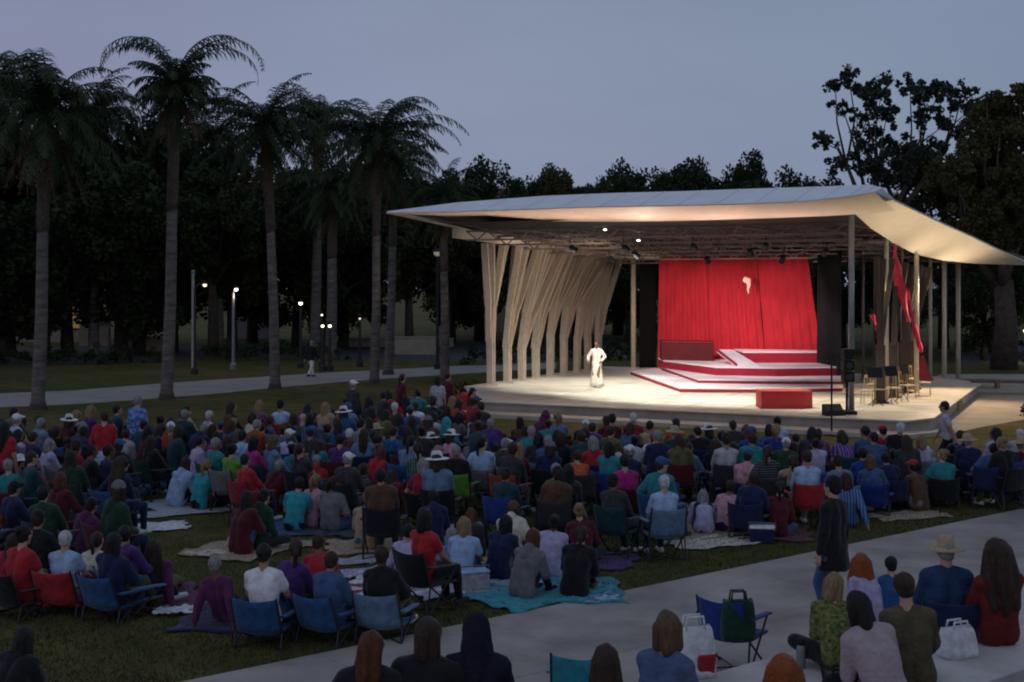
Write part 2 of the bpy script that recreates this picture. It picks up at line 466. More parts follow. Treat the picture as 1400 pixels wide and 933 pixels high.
# slatted timber screen down the left side: bent fin columns that fan into slats
rng = random.Random(8)
FIN = [(6.1, .8, 2), (7.5, 1.5, 2), (8.8, 2.2, 3), (10.1, 2.9, 3), (11.5, 3.4, 3), (12.9, 3.6, 3), (14.3, 3.1, 2), (15.5, 2.2, 1), (16.7, 1.2, 1)]
words = ['front', 'second', 'third', 'fourth', 'fifth', 'sixth', 'seventh', 'eighth', 'rearmost']
for i, (b, ln, k) in enumerate(FIN):
    o = empty('fin_column', S(-2.6, b, STZ), 0, f'bent timber slat column, {words[i]} in the screen on the stage\'s left side' if i else 'nearly upright timber slat column at the front end of the screen', 'slatted column', 'timber fin columns along the stage')
    base = Vector((0, 0, 0)); node = BX * (-.05 + .12 * rng.random()) + Vector((0, 0, 1.35 + .5 * rng.random()))
    m = MB()
    for s in (-1, 1):
        m.bar(base + BX * s * .07, node + BX * s * .10, .10, .26, up=EX)
    m.box((0, 0, .03), (.5, .5, .06))
    m.build('trunk', WOOD, o, bevel=.01)
    K = k + 3
    for q in range(K):
        f = (q + .5) / K - .5
        topz = 6.2 - .035 * (b + ln)
        tip = BX * (ln + f * (1.9 + .35 * ln)) + EX * rng.uniform(-.34, .34) + Vector((0, 0, topz - STZ))
        mid = node.lerp(tip, .35) + BX * (-.13 * ln) + EX * rng.uniform(-.08, .08)
        m = MB()
        st = node + BX * f * .25 + EX * rng.uniform(-.06, .06) + Vector((0, 0, -.15))
        m.bar(st, mid, .09, .22, up=EX); m.bar(mid - (tip - mid).normalized() * .05, tip, .085, .27, up=EX)
        m.build('slat', WOOD, o)
# round posts
def post(px, base_py, top_py, z, w, material, label):
    p = gnd(px, base_py, z); r = w / 2 / F * p.y
    o = empty('roof_post', p, 0, label, 'post', 'slim posts holding up the stage roof')
    hh = (H + (HOR - top_py) / F * p.y) - z
    m = MB(); m.tube([(0, 0, .04), (0, 0, hh)], r, 14); m.build('shaft', material, o, True)
    m = MB(); m.lathe([(0, 0), (r * 2, 0), (r * 2, .03), (r * 1.2, .05), (0, .05)], seg=14); m.build('base_plate', material, o)
post(866, 504, 344, STZ, 7, CREAM, 'bright cream post standing at the rear left of the stage')
post(1164, 564, 284, STZ, 8, STEEL, 'dull grey front post under the near right roof corner')
post(1212, 548, 325, STZ, 6, CREAM, 'pale post beside the hanging red banner')
post(1253, 537, 346, STZ, 6.5, CREAM, 'cream post between red banner and outer pair')
post(1272, 530, 352, .02, 5, CREAM, 'thin cream post just behind the outer pair')
post(1291, 531, 355, .02, 6.5, CREAM, 'left post of the bright outer pair on the apron')
post(1310, 527, 357, .02, 6.5, CREAM, 'rightmost outer post standing on the apron')
post(1180, 520, 318, STZ, 4, STEEL, 'thin grey post just right of the dull grey front post'); post(1196, 512, 322, STZ, 4, STEEL, 'thin grey post left of the pale banner post'); post(1233, 526, 340, STZ, 4, STEEL, 'thin grey post behind the broad crimson banner'); post(1148, 515, 305, STZ, 4, STEEL, 'thin dark post left of the dull grey front post')
post(1131, 508, 300, STZ, 5, STEEL, 'dark grey inner post right of the red backdrop')

# the red backdrop: a pleated cloth in three widths
def drape(name, bot, top, zb, zt, panels, material, parent, folds=9, amp=.09):
    for k in range(panels):
        m = MB(); nu, nv = 60, 8; vs = []; fs = []
        for j in range(nv + 1):
            v = j / nv
            for i in range(nu + 1):
                u = (k + (i / nu) * .985 + .0075) / panels
                p = bot[0].lerp(bot[1], u).lerp(top[0].lerp(top[1], u), v)
                d = (bot[1] - bot[0]).normalized(); nrm = Vector((d.y, -d.x, 0))
                p = p + nrm * amp * (math.sin(i / nu * 2 * PI * folds + k) + .4 * math.sin(i / nu * 37 + 2 * v + k * 2)) * (1 - .35 * v)
                p.z = zb + (zt - zb) * v
                vs.append(p)
        for j in range(nv):
            for i in range(nu):
                a = j * (nu + 1) + i; fs.append((a, a + 1, a + nu + 2, a + nu + 1))
        m.add(vs, fs)
        o = m.build('drape_panel', material, parent, True)
        so = o.modifiers.new('s', 'SOLIDIFY'); so.thickness = .012
        o.matrix_parent_inverse = Matrix.Translation(-parent.location)
bd = empty('red_backdrop', S(3.8, 17, STZ), 0, 'tall pleated red cloth backdrop hung across the rear of the stage', 'backdrop cloth')
REDCLOTH = mat('red drape', (.46, .018, .034), .8, 3, .2, .2, stretch=(1, 1, .3), sheen=.1)
drape('d', (at(898, 0, 58), at(1128, 0, 55)), (at(901, 0, 58), at(1104, 0, 55)), STZ + .02, 5.72, 3, REDCLOTH, bd, 6, .055)
# a pale carved ornament hanging in front of the cloth
p = at(1021, 388, 55.2)
o = empty('hanging_ornament', p, 0, 'small pale comma-shaped ornament hanging before the red backdrop', 'ornament')
IV = mat('glowing ivory', (.85, .62, .50), .5, 8, .1, emit=(1, .45, .32), strength=.5)  # glows faintly to look lit, though it is no lamp
m = MB(); m.ell((0, 0, .14), (.17, .07, .12)); m.ell((-.06, 0, .20), (.09, .06, .09)); m.build('head', IV, o, True)
m = MB(); m.tube([(.06, 0, .10), (.09, 0, -.08), (.05, 0, -.26), (.08, 0, -.44)], [.10, .075, .045, .012], 10); m.build('tail', IV, o, True)
m = MB(); m.tube([(0, 0, .26), (0, 0, 1.4)], .006, 5); m.build('wire', BLACKM, o)

# stepped red platforms
def wprism(o, poly, z0, z1, name, material, bevel=0):
    m = MB(); m.prism([(p[0], p[1]) for p in poly], z0, z1)
    q = m.build(name, material, o, bevel=bevel); q.matrix_parent_inverse = Matrix.Translation(-o.location); return q
def tier(poly, z0, z1, label):
    c = Vector((sum(p[0] for p in poly) / len(poly), sum(p[1] for p in poly) / len(poly), z0))
    o = empty('stage_riser', c, 0, label, 'platform', 'red stepped platforms on the stage')
    wprism(o, poly, z0, z1 - .05, 'red_face', RED); 
    g = [(c.x + (p[0] - c.x) * 1.004, c.y + (p[1] - c.y) * 1.004) for p in poly]
    wprism(o, g, z1 - .05, z1, 'deck', PLAT, .008)
X = lambda px, d: ((px - 700) / F * d, d)
tier([X(862, 55.5), X(930, 46.2), X(1046, 46.0), X(1152, 46.6), X(1150, 54), X(1100, 54.6), X(897, 57.3)], STZ + .002, STZ + .17, 'lowest broad platform with pale top and thin red edge')
tier([X(905, 55.8), X(955, 48.4), X(1050, 48.0), X(1156, 47.9), X(1150, 51), X(1100, 54.4)], STZ + .172, STZ + .32, 'second low platform, pale topped with a dark red edge')
tier([X(900, 56.6), X(908, 54.8), X(980, 50.4), X(1060, 49.9), X(1154, 50.4), X(1146, 53.8), X(1100, 54.4)], STZ + .322, STZ + .66, 'middle red platform stepping up toward the backdrop')
tier([X(1004, 55.4), X(1016, 53.0), X(1122, 53.0), X(1118, 54.3)], STZ + .662, STZ + 1.12, 'highest red platform in front of the backdrop')
o = empty('platform_block', (*X(938, 55.4), STZ + .62), 0, 'dark red block standing left against the backdrop', 'platform')
wprism(o, [X(902, 56.4), X(904, 55.0), X(976, 54.2), X(976, 55.6)], STZ + .662, STZ + 1.42, 'block', mat('deep red', (.075, .004, .008), .75, 3, .2), .02)
wprism(o, [X(902, 56.45), X(904, 54.95), X(976, 54.15), X(976, 55.65)], STZ + 1.42, STZ + 1.47, 'lid', mat('dark red lid', (.16, .01, .02), .7, 3, .2))
o = empty('stage_ramp', (*X(1000, 52), STZ + .62), 0, 'sloping white ramp leading up between the red platforms', 'ramp')
m = MB(); a0, a1, b0, b1 = Vector((*X(1008, 50.6), STZ + .70)), Vector((*X(1038, 50.6), STZ + .70)), Vector((*X(980, 53.2), STZ + 1.2)), Vector((*X(1002, 53.2), STZ + 1.2))
lo = Vector((0, 0, -.12)); m.add([a0, a1, b1, b0, a0 + lo, a1 + lo, b1 + lo, b0 + lo], [(0, 1, 2, 3), (7, 6, 5, 4), (0, 4, 5, 1), (1, 5, 6, 2), (2, 6, 7, 3), (3, 7, 4, 0)])
q = m.build('ramp_slab', mat('white ramp', (.74, .68, .74), .6, 3, .06), o); q.matrix_parent_inverse = Matrix.Translation(-o.location)
m = MB(); m.bar(a0 + Vector((-.03, 0, .03)), b0 + Vector((-.03, 0, .03)), .05, .10); q = m.build('kerb', RED, o); q.matrix_parent_inverse = Matrix.Translation(-o.location)
# red bench box with a six-sided end
q0, q1 = gnd(1041, 559, STZ), gnd(1098, 559, STZ)
o = empty('red_box', q0, 0, 'red painted bench box with pointed end at the stage front', 'bench box')
w = q1.x - q0.x
poly = [(0, 0), (w, 0), (w + .38, .35), (w + .30, .72), (w - .1, .95), (0, .95)]
m = MB(); m.prism(poly, .0, .50); m.build('box_body', mat('box red', (.58, .05, .045), .6, 3, .12), o, bevel=.015)
m = MB(); m.prism([(x * 1.005 - .01, y * 1.01 - .01) for x, y in poly], .503, .55); m.build('box_lid', mat('box lid red', (.60, .07, .06), .6, 3, .1), o, bevel=.01)

# black cloths added to stand for dark gaps, and hanging banners
def blackcloth(px0, px1, d0, d1, zt, label):
    a, b = Vector((*X(px0, d0), STZ)), Vector((*X(px1, d1), STZ))
    o = empty('dark_gap_cloth', (a + b) / 2, 0, label, 'curtain', 'black cloths added for the dark gaps at the stage sides')
    drape('d', (a, b), (a, b), STZ + .01, zt, 1, mat('dark gap black', (.010, .010, .012), .95, 3, .2, .2), o, 7, .06)
blackcloth(1118, 1150, 53, 50, 5.7, 'added black cloth darkening the gap just right of the red backdrop')
blackcloth(1196, 1240, 53, 52, 5.4, 'added black cloth darkening the gap behind the hanging red banner')
blackcloth(874, 897, 60, 60.5, 5.6, 'added black cloth darkening the gap between the cream post and the red backdrop')
def ribbon_cloth(pts, w, label):
    o = empty('red_banner', pts[0], 0, label, 'banner', 'red cloth banners on the right of the stage')
    m = MB(); n = 24; vs = []
    for i in range(n + 1):
        t = i / n * (len(pts) - 1); k = min(int(t), len(pts) - 2); p = pts[k].lerp(pts[k + 1], t - k)
        a = .5 + 1.1 * math.sin(t * 2.2); s = Vector((math.cos(a * .6), math.sin(a * .6), 0)) * w / 2 * (1 + .15 * math.sin(i))
        vs += [p - s, p + s + Vector((0, .03, 0)), p + Vector((0, -.08 - .04 * math.sin(i * .9), 0))]
    fs = []
    for i in range(n):
        a = i * 3; fs += [(a, a + 2, a + 5, a + 3), (a + 2, a + 1, a + 4, a + 5)]
    m.add(vs, fs); q = m.build('cloth', mat('banner cloth', (.58, .04, .09), .8, 4, .2, .3), o, True)
    q.matrix_parent_inverse = Matrix.Translation(-o.location); q.modifiers.new('s', 'SOLIDIFY').thickness = .015
ribbon_cloth([at(1225, 318, 44), at(1223, 350, 44), at(1229, 385, 44.3), at(1236, 415, 44.6), at(1242, 440, 45)], .34, 'broad crimson banner hanging from the roof and slanting right')
ribbon_cloth([at(1240, 395, 46), at(1247, 430, 46), at(1254, 462, 46), at(1260, 482, 46)], .17, 'narrow dark red banner slanting down beside the cream posts')
ribbon_cloth([at(1192, 430, 46), at(1200, 455, 46), at(1207, 480, 46)], .22, 'short red banner low beside the pale post')

# gear at the stage side: speaker tower, wedge monitor, orchestra chairs, music stands
def speaker(px, py, hh, w, label):
    p = gnd(px, py, STZ); o = empty('speaker_tower', p, 0, label, 'loudspeaker', 'black speakers on the stage')
    m = MB(); m.box((0, 0, .05), (w * 1.3, .6, .10)); m.tube([(0, .1, .1), (0, .1, hh * .5)], .04, 8); m.build('stand', BLACKM, o)
    k = 3
    for i in range(k):
        z = hh * .48 + i * hh * .17
        m = MB(); m.box((0, 0, z + hh * .08), (w, .4, hh * .155)); m.build('cabinet', BLACKM, o, bevel=.02)
    m = MB(); m.tube([(0, -.205, hh * .56), (0, -.22, hh * .56)], w * .3, 14); m.tube([(0, -.205, hh * .73), (0, -.22, hh * .73)], w * .3, 14); m.build('cone', mat('speaker cone', (.05, .05, .05), .5), o)
speaker(1159, 566, 2.0, .32, 'black speaker tower in front of the dull grey post')
p = gnd(1157, 567, STZ); o = empty('wedge_monitor', p + Vector((-.45, -.3, 0)), .2, 'low black wedge monitor at the stage edge', 'loudspeaker')
m = MB(); m.add([(-.3, -.2, 0), (.3, -.2, 0), (.3, .2, 0), (-.3, .2, 0), (-.3, -.1, .12), (.3, -.1, .12), (.3, .18, .34), (-.3, .18, .34)], [(3, 2, 1, 0), (4, 5, 6, 7), (0, 1, 5, 4), (1, 2, 6, 5), (2, 3, 7, 6), (3, 0, 4, 7)]); m.build('cabinet', BLACKM, o, bevel=.02)
m = MB(); m.box((0, .05, .235), (.5, .3, .012), Matrix.Rotation(R(38), 3, 'X')); m.build('grille', mat('grille', (.03, .03, .03), .5, 90, .5), o)
def mic_pole(px, py, top, label):
    p = gnd(px, py, 0); o = empty('black_pole', p, 0, label, 'pole'); hh = H + (HOR - top) / F * p.y
    m = MB(); m.tube([(0, 0, .02), (0, 0, hh)], .028, 8); m.build('pole', BLACKM, o)
    m = MB(); m.lathe([(0, 0), (.24, 0), (.24, .03), (.05, .05), (0, .05)], seg=18); m.build('base', BLACKM, o)
    m = MB(); m.tube([(0, 0, hh - .02), (.22, .05, hh + .12)], .018, 6); m.ell((.24, .05, hh + .13), (.05, .05, .05)); m.build('microphone', BLACKM, o)
mic_pole(1137, 596, 492, 'thin black pole standing on the grass before the stage')
GOLD = mat('gilt chair', (.55, .38, .17), .4, 8, .15, metal=.2)
CUSH = mat('chair cushion', (.50, .44, .33), .8, 8, .2)
def hall_chair(p, rz, label):
    o = empty('orchestra_chair', p, rz, label, 'chair', 'gilt orchestra chairs at the side of the stage')
    for sx in (-1, 1):
        for sy in (-1, 1):
            m = MB(); m.tube([(sx * .19, sy * .19, .0), (sx * .18, sy * .18, .43)], [.016, .02], 8); m.build('leg', GOLD, o)
    m = MB(); m.box((0, 0, .45), (.42, .42, .05)); m.build('seat', CUSH, o, bevel=.02)
    m = MB()
    for sx in (-1, 1): m.tube([(sx * .18, -.19, .43), (sx * .18, -.24, .92)], .018, 8)
    for x in (-.09, 0, .09): m.tube([(x, -.20, .50), (x, -.235, .86)], .010, 6)
    m.bar((-.19, -.235, .89), (.19, -.235, .89), .03, .08); m.bar((-.18, -.205, .55), (.18, -.205, .55), .02, .03); m.build('backrest', GOLD, o)
hl = ['left end of the front row', 'front row, beside the pale post', 'front row, third from the speaker tower', 'front row near the cream post', 'standing behind the front row by the tower', 'back row beneath the red banner', 'back row beside the cream post', 'turned sideways at the right end']
for i, (px, py, rz) in enumerate(((1187, 553, 2.6), (1204, 551, 2.9), (1222, 549, 3.3), (1241, 545, 3.6), (1196, 543, 2.7), (1226, 538, 3.2), (1246, 535, 3.5), (1264, 541, 4.4))):
    hall_chair(gnd(px, py, STZ), rz, 'gilt orchestra chair, ' + hl[i])
def music_stand(p, rz, label):
    o = empty('music_stand', p, rz, label, 'music stand', 'black music stands among the orchestra chairs')
    m = MB()
    for k in range(3): m.tube([(0, 0, .25), (.28 * math.cos(k * 2.1), .28 * math.sin(k * 2.1), .01)], .010, 6)
    m.build('tripod', BLACKM, o)
    m = MB(); m.tube([(0, 0, .2), (0, 0, 1.0)], .012, 6); m.build('shaft', BLACKM, o)
    m = MB(); m.box((0, 0, 1.08), (.48, .02, .34), Matrix.Rotation(R(-20), 3, 'X')); m.build('desk', BLACKM, o)
for i, (px, py) in enumerate(((1196, 556), (1218, 553), (1236, 549))):
    music_stand(gnd(px, py, STZ), .4 * i, ['black music stand nearest the speaker tower', 'black music stand in the middle of the chairs', 'black music stand nearest the cream posts'][i])
# planters and low benches on the apron
for i, (px, py, w, hh, c) in enumerate(((1250, 572, 1.1, .35, (.34, .26, .17)), (1375, 539, 2.6, .55, (.16, .11, .10)), (1330, 530, 2.2, .35, (.30, .18, .10)), (1300, 560, .8, .3, (.42, .32, .2)))):
    p = gnd(px, py, .01); o = empty('low_bench', p, -.2, ['tan road case on the apron corner', 'dark brown bench at the right edge of the apron', 'reddish bench behind the outer posts', 'small tan crate by the walking person'][i], 'bench' if i in (1, 2) else 'case')
    mm = mat('bench colour %d' % i, c, .7, 5, .25)
    m = MB(); m.box((0, 0, hh - .05), (w, .6, .10)); m.build('bench_top', mm, o, bevel=.02)
    for sx in (-1, 1):
        m = MB(); m.box((sx * (w / 2 - .12), 0, (hh - .1) / 2), (.14, .5, hh - .1)); m.build('leg', mm, o)

# slatted columns mirrored from the left, their unlit look put into a dark colour
UNLITWOOD = mat('timber darkened as unlit', (.07, .055, .045), .75, 5, .3, .2, stretch=(6, 6, .6))
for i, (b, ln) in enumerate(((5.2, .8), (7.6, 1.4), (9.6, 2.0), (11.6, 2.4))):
    o = empty('fin_column', S(12.3, b, STZ), 0, f'slat column coloured dark as unlit, {["front", "second", "third", "rearmost"][i]} on the stage\'s right side', 'slatted column', 'fin columns coloured dark as unlit on the right of the stage')
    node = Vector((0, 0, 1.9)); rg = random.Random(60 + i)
    m = MB(); m.bar((0, 0, 0), node, .12, .30, up=EX); m.box((0, 0, .03), (.45, .45, .06)); m.build('trunk', UNLITWOOD, o)
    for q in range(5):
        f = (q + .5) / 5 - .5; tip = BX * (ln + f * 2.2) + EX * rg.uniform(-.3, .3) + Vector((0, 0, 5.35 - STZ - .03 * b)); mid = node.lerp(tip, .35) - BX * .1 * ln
        m = MB(); m.bar(node + BX * f * .2 - Vector((0, 0, .12)), mid, .08, .16, up=EX); m.bar(mid, tip, .075, .15, up=EX); m.build('slat', UNLITWOOD, o)
# heap of red cloth at the foot of the banners
for i, (px, py, r, lb) in enumerate(((1222, 524, .55, 'heap of red cloth at the foot of the short red banner'), (1260, 520, .5, 'larger heap of red cloth below the narrow dark red banner'))):
    p = gnd(px, py, STZ); o = empty('red_cloth_heap', p, 0, lb, 'cloth heap', 'heaps of red cloth'); rg = random.Random(i); m = MB(); n = 22; vs = []; fs = []
    for j in range(9):
        t = j / 8
        for k in range(n):
            g = 2 * PI * k / n; w = r * (1 - t * .85) * (1 + .22 * noise.noise(Vector((math.cos(g) * 2, math.sin(g) * 2, t * 2 + i * 5))))
            vs.append((w * math.cos(g), w * math.sin(g), r * 2.0 * (t ** 1.3) * (1 + .15 * noise.noise(Vector((g, t * 3, i))))))
    for j in range(8):
        for k in range(n): fs.append((j * n + k, j * n + (k + 1) % n, (j + 1) * n + (k + 1) % n, (j + 1) * n + k))
    fs.append(tuple(8 * n + k for k in range(n))); m.add(vs, fs); m.build('cloth', mat('heap red', (.42, .05, .05), .85, 5, .25, .4), o, True)

m = MB()
for k in range(1, 15):          # seams of the roof sheets on the sky-facing front
    e0 = k / 15; i = min(int(e0 * 8), 7); f = e0 * 8 - i
    p = front[i].lerp(front[i + 1], f); q = ridge[i].lerp(ridge[i + 1], f); m.bar(p + Vector((0, -.01, .012)), q + Vector((0, 0, .012)), .014, .012)
rp(m, 'roof_seams', mat('roof seam', (.76, .77, .80), .5, 2, .1))
# joints between the floor boards
m = MB()
for k in range(1, 8): m.bar(S(k * 1.75, .25, STZ + .001), S(k * 1.75, 14, STZ + .001), .018, .004)
for b in (2.4, 4.8, 7.2, 9.6): m.bar(S(.2, b, STZ + .0012), S(13.9, b, STZ + .0012), .018, .004)
loc(m.build('floor_joints', mat('floor joint', (.20, .18, .15), .8), stage))
# ------------------------------------------------------------------ palms and broadleaf trees
def leafmat(n, c): return mat(n, c, .7, .9, .5, spec=.2)
FROND = leafmat('palm leaf', (.035, .05, .022)); DRYF = leafmat('dry palm leaf', (.10, .06, .035))
LEAFD = leafmat('dark leaf', (.028, .042, .016)); LEAFO = leafmat('olive leaf', (.055, .052, .018)); LEAFE = leafmat('eucalyptus leaf', (.035, .045, .032))
BARK = mat('grey palm bark', (.135, .12, .11), .9, 3, .5, .5, stretch=(.6, .6, 2.6)); BARK2 = mat('brown bark', (.085, .065, .05), .9, 4, .4, .6)
def frond(m, base, az, el, ln, droop, rng, leaf=.62, mi=0, nseg=16):
    p = Vector(base); pts = [p.copy()]; a = R(el); st = ln / nseg
    hz = Vector((math.cos(az), math.sin(az), 0)); tw = rng.uniform(-.25, .25)
    sd = Vector((-hz.y, hz.x, 0)); dirs = []
    for i in range(nseg):
        d = hz * math.cos(a) + Z_ * math.sin(a) + sd * tw * (i / nseg); d.normalize(); dirs.append(d)
        p = p + d * st; pts.append(p.copy()); a -= R(droop) / nseg * (.5 + 1.2 * i / nseg)
    m.tube(pts, [.035 * (1 - .8 * i / nseg) for i in range(nseg + 1)], 4, mi, cap=False)
    for i in range(1, nseg + 1):
        t = i / nseg; d = dirs[i - 1]
        s = d.cross(Z_)
        s = s.normalized() if s.length > .1 else sd
        n = s.cross(d)
        for sub in (0, .5):
            q = pts[i - 1].lerp(pts[i], sub)
            L = leaf * math.sin(PI * (.12 + .80 * t)) * rng.uniform(.8, 1.1)
            for g in (-1, 1):
                v = (s * g * rng.uniform(.6, 1) + d * rng.uniform(.35, .7) + n * rng.uniform(-.3, .25) + Vector((0, 0, -.35))).normalized()
                e1 = q + v * L * .55; e2 = e1 + (v + Vector((0, 0, -.9))).normalized() * L * .45
                w = d * .026
                m.add([q - w, q + w, e1 + w * 1.1, e1 - w * 1.1, e2], [(0, 1, 2, 3), (3, 2, 4)], mi)
Z_ = Vector((0, 0, 1))
def palm_crown(seed, extra=(), n=46, ln=3.1, narrow=False):
    rng = random.Random(seed); m = MB()
    for i in range(n):
        el = 82 - 118 * (i / n) ** (.8 if not narrow else .7) + rng.uniform(-9, 9); az = i * 2.399 + rng.uniform(-.3, .3)
        frond(m, (.12 * math.cos(az), .12 * math.sin(az), .1 * (1 - i / n)), az, el, ln * rng.uniform(.78, 1.08) * (.64 if narrow else 1), rng.uniform(85, 130) if el > 0 else rng.uniform(30, 55), rng)
    for az, el, L, dr in extra:
        frond(m, (0, 0, .15), az, el, L, dr, rng, .75); frond(m, (0, 0, .12), az + .12, el - 4, L * .93, dr + 6, rng, .7)
    for i in range(22):
        az = i * 2.4; frond(m, (.1 * math.cos(az), .1 * math.sin(az), -.1 - .02 * i), az, -62 + rng.uniform(-14, 12), rng.uniform(1.8, 2.8), 22, rng, .5, 1 if i % 2 else 0, 9)
    m.ell((0, 0, .0), (.22, .22, .5), seg=10, mi=1)
    return m
CROWNS = {}
def crown_mesh(key, mb):
    me = mb.mesh('crown', False); me.materials.append(FROND); me.materials.append(DRYF); CROWNS[key] = me; return me
crown_mesh('tall', palm_crown(4, [(PI * .97, 76, 4.9, 185), (.04, 66, 5.0, 160), (PI * .9, 80, 3.6, 120), (.3, 78, 3.6, 110)], 44, 3.1, True))
crown_mesh('wide', palm_crown(9, [(.05, 38, 4.4, 95), (PI, 40, 4.1, 110), (.6, 70, 4, 120)], 44, 3.2))
crown_mesh('full', palm_crown(15, [(PI * .95, 55, 3.7, 120), (.2, 60, 3.6, 130)], 52, 3.3))
crown_mesh('ragged', palm_crown(23, [], 40, 3.4))
def palm(px, base_d, crown_px, crown_py, key, label, rz=0, sc=1.0, r=.24, lean=.0, base_z=0):
    p = Vector(((px - 700) / F * base_d, base_d, base_z)); top = at(crown_px, crown_py, base_d + lean)
    o = empty('palm_tree', p, 0, label, 'palm', 'tall palms left of the stage'); t = top - p
    pts = [Vector((0, 0, 0)), Vector((0, 0, .35)), t * .3 + Vector((.04, 0, 0)), t * .65, t * .97, t]
    m = MB(); m.tube(pts, [r * 1.5, r * 1.12, r, r * .88, r * .70, r * .6], 16); m.build('trunk', BARK, o, True)
    m = MB(); m.tube([t * .60, t * .64, t * .8, t * .93, t + Vector((0, 0, .25))], [r * .90, r * 1.02, r * .98, r * 1.25, r * .5], 14); m.build('crownshaft', mat('brown crown fibre', (.08, .064, .052), .9, 8, .4, .6), o, True)
    c = part('crown', CROWNS[key], o, None, t, (0, 0, rz)); c.scale = (sc,) * 3
    return o
palm(228, 48.5, 240, 118, 'tall', 'tallest palm, with two long fronds arching out over the rest', 0, .98, .215)
palm(376, 53.5, 366, 178, 'full', 'palm with full round crown and clean grey trunk', .4, 1.0, .20)
palm(512, 56, 516, 190, 'wide', 'palm whose long frond arches right above the stage roof\'s left tip', 0, 1.05, .19)
palm(531, 62, 540, 222, 'ragged', 'lower palm close behind the one with the right-arching frond', 1.2, 1.05, .20)
palm(52, 44.5, 62, 158, 'full', 'dark heavy palm near the left edge with trunk in front of the path', 2.1, 1.08, .21)
palm(608, 57, 606, 272, 'ragged', 'short palm standing just left of the stage roof\'s tip', .7, .72, .19)
palm(-22, 52, -10, 128, 'wide', 'palm cut by the left edge of the view', 1.0, 1.1, .24)
palm(452, 74, 455, 262, 'full', 'brown trunked far palm behind the clean grey one', .3, 1.0, .3)
palm(430, 78, 436, 172, 'wide', 'far palm with drooping crown between the two middle palms', 1.9, 1.2, .3)
palm(128, 76, 128, 160, 'full', 'far palm rising between the two leftmost palms', .9, 1.3, .28)
palm(300, 80, 292, 190, 'ragged', 'far palm with ragged crown right of the tallest palm', .2, 1.4, .28)

def leaf_clumps(clumps, size, seed, density=1.0, flat=.75):
    """clumps: (x, y, z, radius); many small leaf faces gathered in uneven sprays"""
    rng = random.Random(seed); m = MB()
    for cx, cy, cz, r in clumps:
        n = int(density * 260 * r * r)
        subs = [(rng.gauss(0, .55) * r, rng.gauss(0, .55) * r, rng.gauss(0, .45) * r * flat, rng.uniform(.25, .5) * r) for _ in range(9)]
        for _ in range(n):
            sx, sy, sz, sr = rng.choice(subs)
            d = Vector((rng.gauss(0, 1), rng.gauss(0, 1), rng.gauss(0, 1))); d.normalize()
            q = Vector((cx + sx, cy + sy, cz + sz)) + d * sr * rng.random() ** .45
            a = Vector((rng.gauss(0, 1), rng.gauss(0, 1), rng.gauss(0, .8))); a.normalize(); b = a.orthogonal(); b = (Quaternion(a, rng.uniform(0, 6.28)) @ b).normalized()
            L = size * rng.uniform(.6, 1.35); w = L * rng.uniform(.28, .45)
            m.v += [tuple(q - b * L * .5), tuple(q + a.cross(b) * w), tuple(q + b * L * .5), tuple(q - a.cross(b) * w)]
            i = len(m.v) - 4; m.f.append((i, i + 1, i + 2, i + 3)); m.mi.append(0)
    return m
def broad_proto(seed, w, h, base, size=.34, k=20):
    rng = random.Random(seed); cl = []
    for _ in range(k):
        a = rng.uniform(0, 6.28); q = rng.random() ** .5; z = rng.random()
        rr = w * (.95 - .55 * abs(z - .45)) * q
        cl.append((rr * math.cos(a), rr * math.sin(a), base + (h - base) * z, rng.uniform(.22, .40) * w))
    return cl
PROTO = {}
for key, sd, w, h, b in (('round', 1, 4.6, 9.5, 3.3), ('loose', 2, 4.4, 10.5, 3.4), ('low', 3, 5.2, 7.2, 2.3)):
    cl = broad_proto(sd, w, h, b); PROTO[key] = (leaf_clumps(cl, .21, sd, 2.7).mesh('crown'), cl, h)
    PROTO[key][0].materials.append(LEAFD)
def tree(px, d, top_py, key, label, width=1.0, rz=0, leaf=None, group='dark trees beyond the lawn', trunkmat=None):
    me, cl, h = PROTO[key]; p = Vector(((px - 700) / F * d, d, 0)); hh = H + (HOR - top_py) / F * d
    s = hh / (h + 1.7); o = empty('broadleaf_tree', p, rz, label, 'tree', group)
    m = MB(); th = h * .62 * s
    m.tube([(0, 0, -.1), (.05, 0, th * .4), (.1, .1, th * .8), (0, 0, th * 1.25)], [.32 * s, .24 * s, .16 * s, .05 * s], 10)
    for x, y, z, r in cl[:8]:
        m.tube([(.06, .02, th * .55), (x * .5 * s * width, y * .5 * s * width, z * s * .8), (x * s * width, y * s * width, z * s)], [.11 * s, .07 * s, .02 * s], 6)
    m.build('trunk', trunkmat or BARK2, o, True)
    c = part('crown', me, o, leaf, None, None); c.scale = (s * width, s * width, s)
    return o
